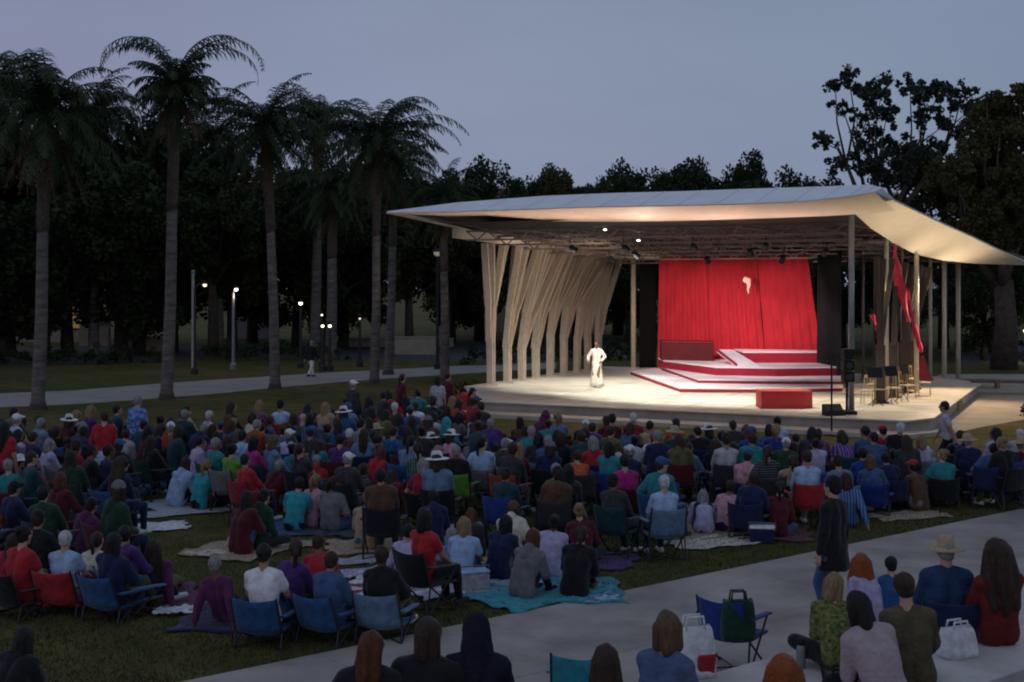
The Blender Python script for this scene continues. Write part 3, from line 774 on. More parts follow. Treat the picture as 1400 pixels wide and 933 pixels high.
spots = [
 (60, 76, 232, 'low', 1.1, 'low dark tree at the foot of the leftmost palms'), (190, 80, 200, 'low', .95, 'black tree behind the tallest palm, left of its trunk'), (318, 82, 195, 'round', .8, 'dark tree between the tallest and the clean trunked palm'), (450, 84, 220, 'low', .9, 'dark tree close behind the brown trunked far palm'),
 (-120, 66, 120, 'round', 1.1, 'black crowned tree past the left edge of the view'), (10, 78, 142, 'low', 1.2, 'dark spreading tree behind the leftmost palms'),
 (92, 78, 158, 'round', 1.15, 'dark round tree between the two leftmost palms'), (165, 78, 135, 'round', .9, 'dark domed tree just left of the tallest palm'),
 (236, 84, 235, 'low', 1.2, 'low dark tree behind the tallest palm\'s trunk'), (292, 78, 165, 'loose', .95, 'dark tree filling the space right of the tallest palm'),
 (345, 96, 235, 'low', 1.3, 'low black tree behind the lamp posts'), (405, 88, 205, 'round', 1.1, 'dark tree behind the clean trunked palm'),
 (470, 90, 232, 'low', 1.2, 'dark spreading tree between the middle palms'), (560, 86, 226, 'round', .95, 'olive green tree over the left tip of the stage roof'),
 (612, 92, 224, 'loose', .9, 'green topped tree just left of the red roofed building'), (655, 100, 240, 'low', .9, 'low dark tree seen under the roof\'s left tip'),
 (722, 112, 232, 'loose', .55, 'small feathery tree beside the red roofed building'), (788, 104, 216, 'round', .85, 'bright green bushy tree above the middle of the roof'),
 (845, 112, 216, 'low', .8, 'low tree filling the gap over the roof\'s middle'), (908, 102, 207, 'round', 1.0, 'tallest dark tree above the red backdrop'),
 (948, 106, 222, 'low', .75, 'small dark tree right of the tallest one above the roof'), (1046, 104, 197, 'loose', .85, 'dark tree with uneven top left of the eucalyptus'),
 (1100, 98, 226, 'low', .9, 'low dark tree at the foot of the eucalyptus'), (760, 92, 300, 'low', 1.2, 'dark shrubby tree behind the slatted screen'),
 (860, 94, 300, 'low', 1.1, 'dark shrubby tree behind the cream rear post'), (1010, 96, 300, 'low', 1.3, 'dark shrubby tree behind the red backdrop'),
 (1150, 84, 268, 'low', 1.2, 'dark tree behind the right side of the stage'), (1225, 80, 255, 'round', 1.0, 'dark tree behind the hanging red banner'),
 (1290, 88, 180, 'round', 1.0, 'tall olive tree left of the great dark tree'), (1440, 80, 170, 'loose', 1.2, 'tall tree past the right edge of the view'), (1345, 74, 330, 'low', 1.1, 'low bushy tree behind the outer posts'), (752, 110, 232, 'low', .7, 'low dark tree between the feathery tree and the bright bushy one'), (615, 97, 214, 'low', .8, 'dark spreading tree just left of the red roofed house'), (1010, 108, 226, 'low', .7, 'dark tree at the edge of the sky gap left of the eucalyptus'), (1640, 84, 200, 'round', 1.2, 'round tree well beyond the right edge'), (1800, 88, 220, 'low', 1.3, 'low tree well beyond the right edge'), (-330, 80, 180, 'round', 1.2, 'round tree well beyond the left edge'), (1530, 76, 250, 'low', 1.2, 'low bushy tree beyond the right edge')]
for i, (px, d, ty, k, w, lb) in enumerate(spots):
    tree(px, d, ty, k, lb, w, i * 1.7, LEAFO if i in (13, 14, 17, 28, 29) else None)

# the airy eucalyptus: separate leaf clumps on thin forking limbs
def clump_tree(px, d, clumps, name, label, cat, leaf, dens, size, trunk_r, limbs=True, seed=7, extra_clumps=()):
    p = Vector(((px - 700) / F * d, d, 0)); o = empty(name, p, 0, label, cat)
    rng = random.Random(seed); cl = []
    for x, y, r in clumps:
        q = at(x, y, d + rng.uniform(-2.5, 2.5)) - p; cl.append((q.x, q.y, q.z, r * (1.2 if name[0] == 'e' else 1) / F * d))
    m = leaf_clumps(cl, size, seed, dens, .9); m.build('crown', leaf, o)
    t = MB(); fork = Vector((0, 0, min(c[2] for c in cl) * .75 if cl else 4))
    t.tube([(0, 0, -.1), fork * .5 + Vector((.15, 0, 0)), fork], [trunk_r * 1.3, trunk_r, trunk_r * .85], 12)
    cl.sort(key=lambda c: c[0] + rng.uniform(-.8, .8)); G = max(1, len(cl) // 6)
    for g in range(0, len(cl), G):
        grp = cl[g:g + G]; cen = Vector((sum(c[0] for c in grp), sum(c[1] for c in grp), sum(c[2] for c in grp))) / len(grp)
        low = min(c[2] for c in grp); node = fork.lerp(Vector((cen.x, cen.y, low)), .75)
        bend = fork.lerp(node, .5) + Vector((rng.uniform(-.5, .5), rng.uniform(-.5, .5), -.3))
        t.tube([fork - Vector((0, 0, .4)), bend, node], [trunk_r * .55, trunk_r * .38, trunk_r * .26], 8)
        for x, y, z, r in grp:
            q = Vector((x, y, z)); mid = node.lerp(q, .5) + Vector((rng.uniform(-.5, .5), rng.uniform(-.5, .5), rng.uniform(-.2, .4)))
            t.tube([node - Vector((0, 0, .1)), mid, q], [trunk_r * .22, trunk_r * .13, trunk_r * .05], 6)
    t.build('trunk', BARK2, o, True); return o
clump_tree(1215, 78, [(1142, 116, 13), (1160, 105, 11), (1180, 122, 17), (1205, 128, 18), (1150, 142, 11), (1190, 150, 16), (1212, 160, 15), (1172, 160, 11), (1244, 118, 13), (1262, 128, 16), (1285, 122, 15),
   (1300, 140, 17), (1316, 126, 13), (1326, 150, 13), (1262, 166, 13), (1128, 197, 12), (1122, 190, 8), (1185, 190, 18), (1210, 200, 18), (1170, 214, 15), (1150, 222, 13), (1200, 222, 17), (1240, 206, 17), (1290, 172, 14), (1262, 200, 17), (1232, 226, 20), (1196, 238, 18), (1310, 184, 14)],
   'eucalyptus_tree', 'airy eucalyptus with separate dark leaf clumps against the sky', 'tree', LEAFE, 2.6, .24, .38)
rng = random.Random(44)
cl = [(1345 + rng.uniform(-10, 75), y + rng.uniform(-12, 12), rng.uniform(24, 40)) for y in range(150, 330, 9)] + [(1310 + rng.uniform(-12, 60), y + rng.uniform(-8, 8), rng.uniform(20, 34)) for y in range(215, 345, 9)] + [(1395, 128, 22), (1372, 134, 18), (1350, 140, 14), (1420, 124, 26), (1385, 150, 30)]
clump_tree(1372, 66, cl, 'great_tree', 'great dense dark tree rising at the right edge', 'tree', LEAFO, 2.4, .21, .55, seed=12)
# hedges and shrubs at the far side of the path
def hedge(px0, px1, d, h, label, seed, leaf=None, thick=1.2):
    a, b = (px0 - 700) / F * d, (px1 - 700) / F * d
    o = empty('hedge', ((a + b) / 2, d, 0), 0, label, 'hedge', 'clipped hedges behind the palms'); rng = random.Random(seed)
    n = int((b - a) / .8); cl = [(a - (a + b) / 2 + i * .8 + rng.uniform(-.2, .2), rng.uniform(-.3, .3) * thick, h * .5 * rng.uniform(.8, 1.15), h * rng.uniform(.5, .62)) for i in range(n + 1)]
    leaf_clumps(cl, .16, seed, 2.2, .8).build('foliage', leaf or LEAFD, o)
    m = MB()
    for x, y, z, r in cl: m.tube([(x, y, 0), (x, y, z)], [.05, .02], 5)
    m.build('stems', BARK2, o)
hedge(290, 470, 74, 1.15, 'long low hedge below the lamp posts', 1); hedge(-60, 160, 70, 1.0, 'dark hedge below the warm lit wall', 2); hedge(650, 720, 70, 1.2, 'hedge glimpsed left of the slatted screen', 3)
hedge(165, 240, 72, .8, 'short hedge in front of the pale low wall', 4); hedge(720, 890, 74, 1.3, 'hedge behind the slatted screen', 5); hedge(1320, 1480, 82, 1.2, 'hedge behind the grey court', 6)
# shrubs at the stage's front left and along the apron
def shrub(px, py, r, label, seed):
    p = gnd(px, py); o = empty('shrub', p, 0, label, 'shrub', 'low shrubs round the stage'); rng = random.Random(seed)
    leaf_clumps([(rng.uniform(-r, r) * .5, rng.uniform(-r, r) * .5, r * rng.uniform(.4, .8), r * .6) for _ in range(5)], .12, seed, 5, .8).build('foliage', LEAFO, o)
    m = MB()
    for k in range(5): m.tube([(0, 0, 0), (rng.uniform(-r, r) * .4, rng.uniform(-r, r) * .4, r * .7)], [.02, .008], 5)
    m.build('stems', BARK2, o)
shrub(636, 540, .45, 'small round shrub at the stage\'s left front corner', 1); shrub(1412, 570, .35, 'tiny shrub at the right edge of the apron', 3)

# ------------------------------------------------------------------ far buildings, low walls, lamps
def wallbox(o, x0, x1, y, z0, z1, material, name='wall', t=.3):
    m = MB(); m.box(((x0 + x1) / 2, y, (z0 + z1) / 2), (x1 - x0, t, z1 - z0)); return m.build(name, material, o)
pxx = lambda px, d: (px - 700) / F * d
STUC = mat('pale stucco', (.36, .31, .25), .9, 2, .15, .1); DKW = mat('dark wall', (.06, .05, .045), .9, 2, .3)
d = 98; o = empty('garden_building', (pxx(-20, d), d, 0), 0, 'low tan building with warm lit windows behind the left palms', 'building')
wallbox(o, -9, 9, 0, 0, 3.6, STUC)
m = MB(); m.box((0, 1.5, 3.72), (19, 4.5, .22)); m.build('roof', DKW, o)
for k, x in enumerate((-6.6, -3.4, -.4, 2.4, 5.0, 7.4)):
    m = MB(); m.box((x, -.20, 1.9), (1.5, .1, 1.9)); w = m.build('window', DKW, o)
    m = MB(); m.box((x, -.262, 1.9), (1.25, .02, 1.65)); m.build('pane', mat('lit pane', (.8, .5, .2), .4, 2, .2, emit=(1, .48, .14), strength=.10) if k in (1, 2, 3, 5) else mat('dim pane', (.03, .03, .03), .2), w)
d = 92
for i, (x0, x1, y0, y1) in enumerate(((110, 122, 441, 466), (128, 150, 440, 466))):
    o = empty('gate_pillar', (pxx((x0 + x1) / 2, d), d, 0), 0, ['narrow pale gate pillar by the hedge', 'broad pale gate pillar by the hedge'][i], 'pillar', 'pale gate pillars far behind the palms')
    z1 = H + (HOR - y0) / F * d; w = (x1 - x0) / F * d
    wallbox(o, -w / 2, w / 2, 0, 0, z1, STUC, 'shaft', .5); m = MB(); m.box((0, 0, z1 + .05), (w * 1.15, .6, .1)); m.build('cap', STUC, o)
def low_wall(x0, x1, d, z1, label, material=None):
    w = (x1 - x0) / F * d; o = empty('low_wall', (pxx((x0 + x1) / 2, d), d, 0), 0, label, 'wall', 'low pale walls behind the palms')
    wallbox(o, -w / 2, w / 2, 0, -.05, z1, material or STUC); m = MB(); m.box((0, 0, z1 + .04), (w + .1, .42, .08)); m.build('coping', material or STUC, o)
low_wall(158, 222, 84, .9, 'low pale wall left of the tallest palm\'s trunk'); low_wall(318, 372, 104, 2.4, 'bluish pale wall lit behind the lamp post', mat('blue white wall', (.42, .42, .50), .9, 2, .1))
low_wall(470, 620, 90, .55, 'long low wall beside the service road'); low_wall(1330, 1500, 96, 1.0, 'grey wall beyond the court at the right')
GL = mat('window glass', (.02, .02, .025), .08, 2, 0, spec=.6)
low_wall(540, 600, 80, 1.05, 'short pale wall between the palm trunks by the service road')
# distant red roofed house seen over the stage roof
d = 122; o = empty('red_roofed_house', (pxx(700, d), d, 0), 0, 'distant house with dull red tiled roof above the stage roof\'s left end', 'house')
wallbox(o, -4.5, 4.5, 0, 0, 12.0, STUC, 'wall', 5)
m = MB(); m.add([(-5, -3, 11.9), (5, -3, 11.9), (5, 3, 11.9), (-5, 3, 11.9), (-3.5, 0, 13.6), (3.5, 0, 13.6)], [(3, 2, 1, 0), (0, 1, 5, 4), (1, 2, 5), (2, 3, 4, 5), (3, 0, 4)]); m.build('roof', mat('red tile', (.10, .04, .038), .8, 9, .3, .4, stretch=(1, 1, 6)), o)
m = MB(); m.box((0, -2.55, 10.5), (1.4, .1, 1.3)); m.build('window', GL, o)
DARKPOLE = mat('dark lamp pole', (.03, .03, .032), .6, 4, .1)
def street_lamp(px, d, head_py, label, base_py=None, arm=.0, power=0, strength=40, globe=False, r=.16):
    hz = H + (HOR - head_py) / F * d
    o = empty('street_lamp', (pxx(px, d), d, 0), 0, label, 'street lamp', 'lamp posts behind the palms')
    m = MB(); m.tube([(arm, 0, 0), (arm, 0, hz - .15)], [.09, .06], 10); m.lathe([(0, 0), (.18, 0), (.18, .25), (.1, .35), (0, .35)], (arm, 0, 0), 14)
    if arm: m.tube([(arm, 0, hz - .2), (arm * .6, 0, hz + .05), (0, 0, hz + .08)], .04, 8)
    m.build('pole', STEEL if px == 323 else DARKPOLE, o)
    m = MB(); m.lathe([(0, .24), (.07, .22), (r * 1.5, .10), (r * 1.6, .05), (0, .05)], (0, 0, hz), 16); m.build('lamp_cap', BLACKM, o)
    m = MB(); m.ell((0, 0, hz), (r, r, r * .9)); m.build('lamp_globe', mat('lamp glow %g' % strength, (1, .9, .7), .3, 2, 0, emit=(1, .86, .62), strength=strength), o)
    if power:
        l = bpy.data.lights.new('lamp_light', 'POINT'); l.energy = power; l.color = (1, .82, .58); l.shadow_soft_size = .2
        q = bpy.data.objects.new('lamp_light', l); COLL.objects.link(q); q.parent = o; q.location = (0, -.1, hz - r - .25)
street_lamp(280, 62, 390, 'lit lamp with faint ring of light left of the post lamp', None, -.5, 0, 1.6, r=.10)
street_lamp(323, 66, 396, 'bright lamp on a short pale post before the bluish wall', None, -.15, 18, 7, r=.09)
street_lamp(411, 67, 415, 'bright lamp just right of the clean trunked palm', None, 0, 0, 6, r=.10)
street_lamp(440, 68, 431, 'dimmer low lamp in a row of small lights', None, 0, 0, 2, r=.06)
street_lamp(441, 64.5, 446, 'left of the two lowest small lamps', None, 0, 0, 5, r=.075)
street_lamp(451, 64.5, 446, 'right of the two lowest small lamps', None, 0, 0, 6, r=.08)
street_lamp(492, 68, 436, 'faint lamp at the end of the row by the palm trunks', None, 0, 0, 1, r=.06)
street_lamp(598, 66, 346, 'globe lamp with a faint glow beside the short palm by the stage', None, 0, 0, .12, r=.20)  # globe made paler by weak emission in its material
street_lamp(1402, 72, 452, 'dim warm lamp at the right edge behind the court', None, 0, 60, 2, r=.12)
def plain_pole(px, d, top, label):
    o = empty('slim_pole', (pxx(px, d), d, 0), 0, label, 'pole'); hz = H + (HOR - top) / F * d
    m = MB(); m.tube([(0, 0, 0), (0, 0, hz)], [.09, .07], 10); m.build('pole', mat('pale pole', (.34, .32, .30), .6), o); m = MB(); m.ell((0, 0, hz), (.1, .1, .1)); m.build('finial', STEEL, o)
plain_pole(264, 62, 372, 'slim pale pole right of the tallest palm')
# ------------------------------------------------------------------ people: poses as joint points, one melted body per pose
Z = Vector((0, 0, 1))
def ik(a, c, l1, l2, hint):
    a, c = Vector(a), Vector(c); d = c - a; L = min(d.length, (l1 + l2) * .995)
    u = d.normalized(); x = (l1 * l1 - l2 * l2 + L * L) / (2 * L); h = math.sqrt(max(l1 * l1 - x * x, 1e-6))
    n = Vector(hint) - u * Vector(hint).dot(u); n.normalize()
    return a + u * x + n * h, a + u * L

class Pose: pass
def make_pose(key, hip=(0, 0, .5), lean=0, curve=0, side=0, yaw=0, pitch=0, feet=None, knee=((0, .3, 1), (0, .3, 1)), hands=None,
              elbow=((-.6, -.6, -.4), (.6, -.6, -.4)), toes=((0, 1, 0), (0, 1, 0)), size=1.0, palm_down=True):
    P = Pose(); P.key = key
    hip = Vector(hip)
    def up(a):
        return Vector((math.sin(R(side)), math.sin(R(a)) * math.cos(R(side)), math.cos(R(a)) * math.cos(R(side))))
    u0, u1, u2 = up(lean), up(lean + curve), up(lean + curve * 1.6)
    waist = hip + u0 * .17; chest = waist + u1 * .18; top = chest + u2 * .15; neck = top + u2 * .10
    fw = Vector((0, u2.z, -u2.y)).normalized()
    hyaw = Matrix.Rotation(R(yaw), 3, 'Z'); hp = Matrix.Rotation(R(-pitch), 3, 'X')
    P.headrot = (hyaw @ hp)
    head = neck + u2 * .03 + hyaw @ Vector((0, .025, .10))
    P.head = head
    rt = Vector((1, 0, 0))
    sh = [top - rt * .165 + u2 * -.01, top + rt * .165 + u2 * -.01]
    hj = [hip - rt * .09, hip + rt * .09]
    kn = []; an = []
    for i in (0, 1):
        k, a = ik(hj[i], feet[i], .43, .42, knee[i]); kn.append(k); an.append(a)
    el = []; wr = []
    for i in (0, 1):
        e, w = ik(sh[i], hands[i], .28, .25, elbow[i]); el.append(e); wr.append(w)
    B = MB()
    def torso(m, g, full=True):
        for s in (-1, 1):
            m.capsule(hip + rt * s * .07, waist + rt * s * .05, .112 + g, .098 + g)
            m.capsule(waist + rt * s * .05, chest + rt * s * .068, .10 + g, .108 + g)
            m.capsule(chest + rt * s * .068, top + rt * s * .075 - u2 * .04, .108 + g, .088 + g)
        m.capsule(sh[0], sh[1], .062 + g, .062 + g)
        for s in (-1, 1):
            m.capsule(top + rt * s * .05 + u2 * .035, sh[0 if s < 0 else 1], .05 + g, .06 + g)
    torso(B, 0)
    B.capsule(top, neck + u2 * .06, .06, .052)
    hr = P.headrot
    B.ell(head + hr @ Vector((0, -.008, .022)), (.076, .096, .098), hr)
    B.capsule(head + hr @ Vector((0, .03, -.03)), head + hr @ Vector((0, .052, -.088)), .062, .034)
    B.capsule(head + hr @ Vector((0, .085, .012)), head + hr @ Vector((0, .108, -.022)), .011, .016, 8)   # nose
    for s in (-1, 1):
        B.ell(head + hr @ Vector((s * .078, -.002, -.006)), (.012, .022, .033), hr, 8)                   # ears
        B.capsule(head + hr @ Vector((s * .015, .086, .034)), head + hr @ Vector((s * .05, .072, .034)), .012, .010, 8)
    for i in (0, 1):
        B.capsule(sh[i], el[i], .052, .042); B.capsule(el[i], wr[i], .042, .028)
        B.capsule(hj[i], kn[i], .092, .062); B.capsule(kn[i], kn[i].lerp(an[i], .35), .058, .060); B.capsule(kn[i].lerp(an[i], .35), an[i], .060, .038)
        t = Vector(toes[i]).normalized()
        B.capsule(an[i] - t * .05 - Z * .03, an[i] + t * .14 - Z * .035, .036, .030)
    fingers = MB()
    for i in (0, 1):
        d = (wr[i] - el[i]).normalized()
        if palm_down and d.z < .2: d = (d + Vector((0, .25, -.15))).normalized()
        n = Vector((0, 0, -1)) - d * (-d.z)
        n = n.normalized() if n.length > .2 else Vector((-1 if i else 1, 0, 0))
        s = d.cross(n).normalized()
        for q in (-.022, 0, .022):
            B.capsule(wr[i] + s * q * .7, wr[i] + d * .085 + s * q * 1.25, .017, .014, 8)
        inn = 1 if (s.x > 0) == (i == 0) else -1            # thumb side points to the body's middle
        base = wr[i] + d * .085
        for q, ln in ((-1.5, .060), (-.5, .075), (.5, .080), (1.5, .070)):
            b = base + s * (q * inn * .0185)
            p1 = b + d * ln * .45; p2 = p1 + (d + n * .45).normalized() * ln * .33; p3 = p2 + (d + n * 1.0).normalized() * ln * .28
            fingers.tube([b - d * .015, p1, p2, p3], [.0095, .009, .008, .006], 6)
        b = wr[i] + d * .03 + s * inn * .026
        q1 = b + (d * .7 + s * inn * .8).normalized() * .035; q2 = q1 + (d + s * inn * .25 + n * .2).normalized() * .03
        fingers.tube([b - s * inn * .012, q1, q2], [.012, .0105, .007], 6)
    P.body = remesh(B, 'person_body', .0145, 2, 3)
    for s in (-1, 1):
        fingers.ell(head + hr @ Vector((s * .032, .083, .012)), (.013, .009, .008), hr, 8, 1)
    fingers.ell(head + hr @ Vector((0, .086, -.052)), (.024, .008, .007), hr, 8, 2)
    append_mesh(P.body, fingers)
    # clothes that follow the body
    def sleeves(m, g, long):
        for i in (0, 1):
            if long:
                m.capsule(sh[i], el[i], .060 + g, .054 + g); m.capsule(el[i], wr[i] - (wr[i] - el[i]).normalized() * .02, .053 + g, .038 + g)
            else:
                m.capsule(sh[i], sh[i].lerp(el[i], .55), .060 + g, .058 + g)
    def collar(m):
        m.capsule(top + u2 * .03, top + u2 * .075, .066, .060)
    P.tops = {}
    for nm, g, lg in (('t-shirt', .012, False), ('shirt', .014, True), ('jacket', .026, True)):
        m = MB(); torso(m, g); sleeves(m, g * .7, lg)
        if nm == 'jacket':
            collar(m)
            m.capsule(hip + rt * -.08 - u0 * .03, hip + rt * .08 - u0 * .03, .125, .125)
        P.tops[nm] = remesh(m, nm, .016, 2, fold=.022 if nm == 'jacket' else .017)
    m = MB(); torso(m, .026); sleeves(m, .018, True)
    m.capsule(top - fw * .06 + u2 * .06, top - fw * .10 - u2 * .05, .085, .07)
    P.tops['hoodie'] = remesh(m, 'hoodie', .016, 2, fold=.022)
    m = MB()
    for s in (-1, 1):
        m.capsule(hip + rt * s * .07, hip.lerp(waist, .4) + rt * s * .06, .122, .112)
    for i in (0, 1):
        m.capsule(hj[i], kn[i], .104, .078); m.capsule(kn[i], an[i] + (kn[i] - an[i]).normalized() * .03, .076, .056)
    P.trousers = remesh(m, 'trousers', .017, 2, fold=.014)
    m = MB()
    for s in (-1, 1):
        m.capsule(hip + rt * s * .07, hip.lerp(waist, .4) + rt * s * .06, .122, .112)
    for i in (0, 1):
        m.capsule(hj[i], hj[i].lerp(kn[i], .85), .104, .086)
    P.shorts = remesh(m, 'shorts', .017, 2)
    P.shoes = []
    for i in (0, 1):
        m = MB(); t = Vector(toes[i]).normalized()
        m.capsule(an[i] - t * .055 - Z * .028, an[i] + t * .15 - Z * .036, .046, .040); m.capsule(an[i] + Z * .01, an[i] - Z * .02, .046, .048)
        P.shoes.append(remesh(m, 'shoe', .014, 1))
    P.hip = hip; P.an = an; P.kn = kn; P.wr = wr; P.top = top; P.u2 = u2; P.fw = fw; P.waist = waist
    return P

SITF = ((-.12, .46, .09), (.12, .46, .09))
POSES = {}
def pose(k, **kw): POSES[k] = make_pose(k, **kw)
pose('chair', hip=(0, -.04, .50), lean=-14, curve=10, feet=SITF, hands=((-.14, .26, .61), (.14, .26, .61)))
pose('chair turned', hip=(0, -.02, .50), lean=-6, curve=12, yaw=38, feet=((-.16, .44, .09), (.10, .50, .09)), hands=((-.05, .30, .63), (.10, .28, .61)))
pose('chair glance', hip=(0, -.02, .50), lean=-10, curve=8, side=4, yaw=-34, feet=((-.1, .5, .09), (.2, .42, .09)), hands=((-.27, .12, .66), (.08, .28, .61)))
pose('chair leaning', hip=(0, 0, .50), lean=16, curve=14, pitch=10, feet=((-.15, .42, .09), (.15, .42, .09)), hands=((-.05, .42, .62), (.05, .42, .62)))
pose('knees up', hip=(0, 0, .12), lean=6, curve=14, yaw=8, feet=((-.11, .50, .08), (.11, .52, .08)), hands=((-.06, .43, .36), (.07, .43, .34)))
pose('cross-legged', hip=(0, 0, .13), lean=2, curve=14, feet=((.10, .30, .08), (-.10, .24, .08)), knee=((-1, .45, .15), (1, .45, .15)),
     toes=((1, .3, 0), (-1, .3, 0)), hands=((-.13, .28, .22), (.13, .28, .22)))
pose('cross-legged glance', hip=(0, 0, .13), lean=-3, curve=22, yaw=-42, side=-4, feet=((.10, .30, .08), (-.10, .24, .08)), knee=((-1, .45, .15), (1, .45, .15)),
     toes=((1, .3, 0), (-1, .3, 0)), hands=((-.03, .30, .24), (.18, .26, .20)))
pose('leaning back', hip=(0, 0, .12), lean=-30, curve=12, feet=((-.12, .80, .08), (.10, .82, .08)), knee=((0, .1, 1), (0, .1, 1)),
     hands=((-.30, -.36, .05), (.30, -.36, .05)), elbow=((-.3, -1, .2), (.3, -1, .2)))
pose('hunched', hip=(0, 0, .12), lean=26, curve=26, pitch=22, feet=((-.13, .44, .08), (.13, .44, .08)), hands=((-.05, .52, .18), (.06, .50, .20)))
pose('standing', hip=(0, 0, .90), lean=2, curve=-2, feet=((-.11, .02, .09), (.12, -.02, .09)), knee=((0, 1, 0), (0, 1, 0)), hands=((-.25, .05, .80), (.25, .05, .80)),
     elbow=((-.5, -.7, 0), (.5, -.7, 0)), palm_down=False)
pose('standing glance', hip=(0, 0, .90), lean=1, curve=3, yaw=35, feet=((-.12, .06, .09), (.10, -.05, .09)), knee=((0, 1, 0), (0, 1, 0)), hands=((-.10, .26, 1.08), (.22, .12, .82)),
     elbow=((-.6, -.5, -.4), (.5, -.7, 0)), palm_down=False)
pose('walking', hip=(0, 0, .89), lean=4, curve=2, feet=((-.09, .30, .10), (.09, -.32, .14)), knee=((0, 1, .2), (0, 1, .2)), hands=((-.24, -.16, .84), (.24, .26, .90)),
     elbow=((-.4, -.8, 0), (.4, -.8, 0)), palm_down=False)
pose('bending', hip=(0, 0, .88), lean=48, curve=22, pitch=25, feet=((-.12, .08, .09), (.12, -.04, .09)), knee=((0, 1, 0), (0, 1, 0)), hands=((-.15, .62, .62), (.15, .64, .62)),
     elbow=((-.6, -.3, -.2), (.6, -.3, -.2)), palm_down=False)
pose('arms open', hip=(0, 0, .90), lean=0, curve=0, feet=((-.10, .02, .09), (.10, -.02, .09)), knee=((0, 1, 0), (0, 1, 0)), hands=((-.26, .22, 1.02), (.26, .22, 1.02)),
     elbow=((-.7, -.5, -.2), (.7, -.5, -.2)), palm_down=False)

# ------------------------------------------------------------------ hair and headgear, in head space (face towards +Y)
def hairmesh(name, f, voxel=.013):
    m = MB(); f(m); return remesh(m, name, voxel * .85, 1, fold=.013, fs=(38, 38, 7))
def cap_of_hair(m, g=0):
    m.ell((0, -.024, .030), (.088 + g, .100 + g, .103 + g))
def h_short(m): cap_of_hair(m); m.ell((0, -.062, -.03), (.070, .052, .06))
def h_bob(m):
    cap_of_hair(m, .004)
    for s in (-1, 1): m.capsule((s * .066, -.03, .02), (s * .074, -.035, -.115), .042, .038)
    m.capsule((0, -.075, .02), (0, -.085, -.13), .062, .055)
def h_long(m):
    cap_of_hair(m, .006)
    for s in (-1, 1):
        m.capsule((s * .062, -.04, .02), (s * .080, -.060, -.17), .046, .048); m.capsule((s * .080, -.060, -.17), (s * .070, -.105, -.38), .048, .030)
    m.capsule((0, -.08, .02), (0, -.105, -.18), .066, .062); m.capsule((0, -.105, -.18), (0, -.135, -.42), .062, .030)
def h_big(m):
    cap_of_hair(m, .020)
    for s in (-1, 1):
        m.capsule((s * .075, -.04, .03), (s * .115, -.06, -.20), .060, .075); m.capsule((s * .115, -.06, -.20), (s * .10, -.12, -.46), .075, .045)
    m.capsule((0, -.08, .03), (0, -.12, -.25), .090, .085); m.capsule((0, -.12, -.25), (0, -.15, -.50), .085, .045)
def h_bun(m): h_short(m); m.ell((0, -.118, .075), (.050, .045, .050))
def h_tail(m): h_short(m); m.capsule((0, -.115, .05), (0, -.16, -.02), .034, .036); m.capsule((0, -.16, -.02), (0, -.145, -.22), .036, .016)
HM = {'short': hairmesh('hair', h_short), 'bobbed': hairmesh('hair', h_bob), 'long': hairmesh('hair', h_long), 'big': hairmesh('hair', h_big),
      'bun': hairmesh('hair', h_bun), 'ponytail': hairmesh('hair', h_tail)}
def hood_mesh():
    m = MB(); m.ell((0, -.034, .020), (.108, .108, .130)); m.capsule((0, -.06, -.06), (0, -.075, -.20), .095, .11)
    for s in (-1, 1): m.capsule((s * .07, -.01, .02), (s * .07, .01, -.15), .035, .05)
    return remesh(m, 'hood', .013, 2, fold=.018, fs=(14, 14, 10))
HOOD = hood_mesh()
def straw_mesh():
    m = MB(); m.lathe([(.0, .165), (.06, .16), (.088, .13), (.096, .055), (.105, .05), (.20, .035), (.203, .028), (.10, .040), (.085, .045)], seg=28)
    me = m.mesh('straw_hat', True); me.materials.append(mat('blank', (.5,)*3)); return me
def cap_mesh():
    m = MB(); m.ell((0, -.016, .045), (.092, .106, .098)); m.capsule((-.035, .10, .055), (.035, .10, .055), .035, .035); m.ell((0, .125, .052), (.075, .070, .012))
    return remesh(m, 'cap', .012, 1)
def beanie_mesh():
    m = MB(); m.ell((0, -.020, .055), (.094, .106, .105)); m.lathe([(.0, .0), (.096, .0), (.102, .03), (.096, .06), (0, .06)], (0, -.018, .03), 18)
    return remesh(m, 'beanie', .013, 1)
STRAW, CAP, BEANIE = straw_mesh(), cap_mesh(), beanie_mesh()
STRAWMAT = mat('straw', (.50, .38, .22), .8, 40, .3, .5)
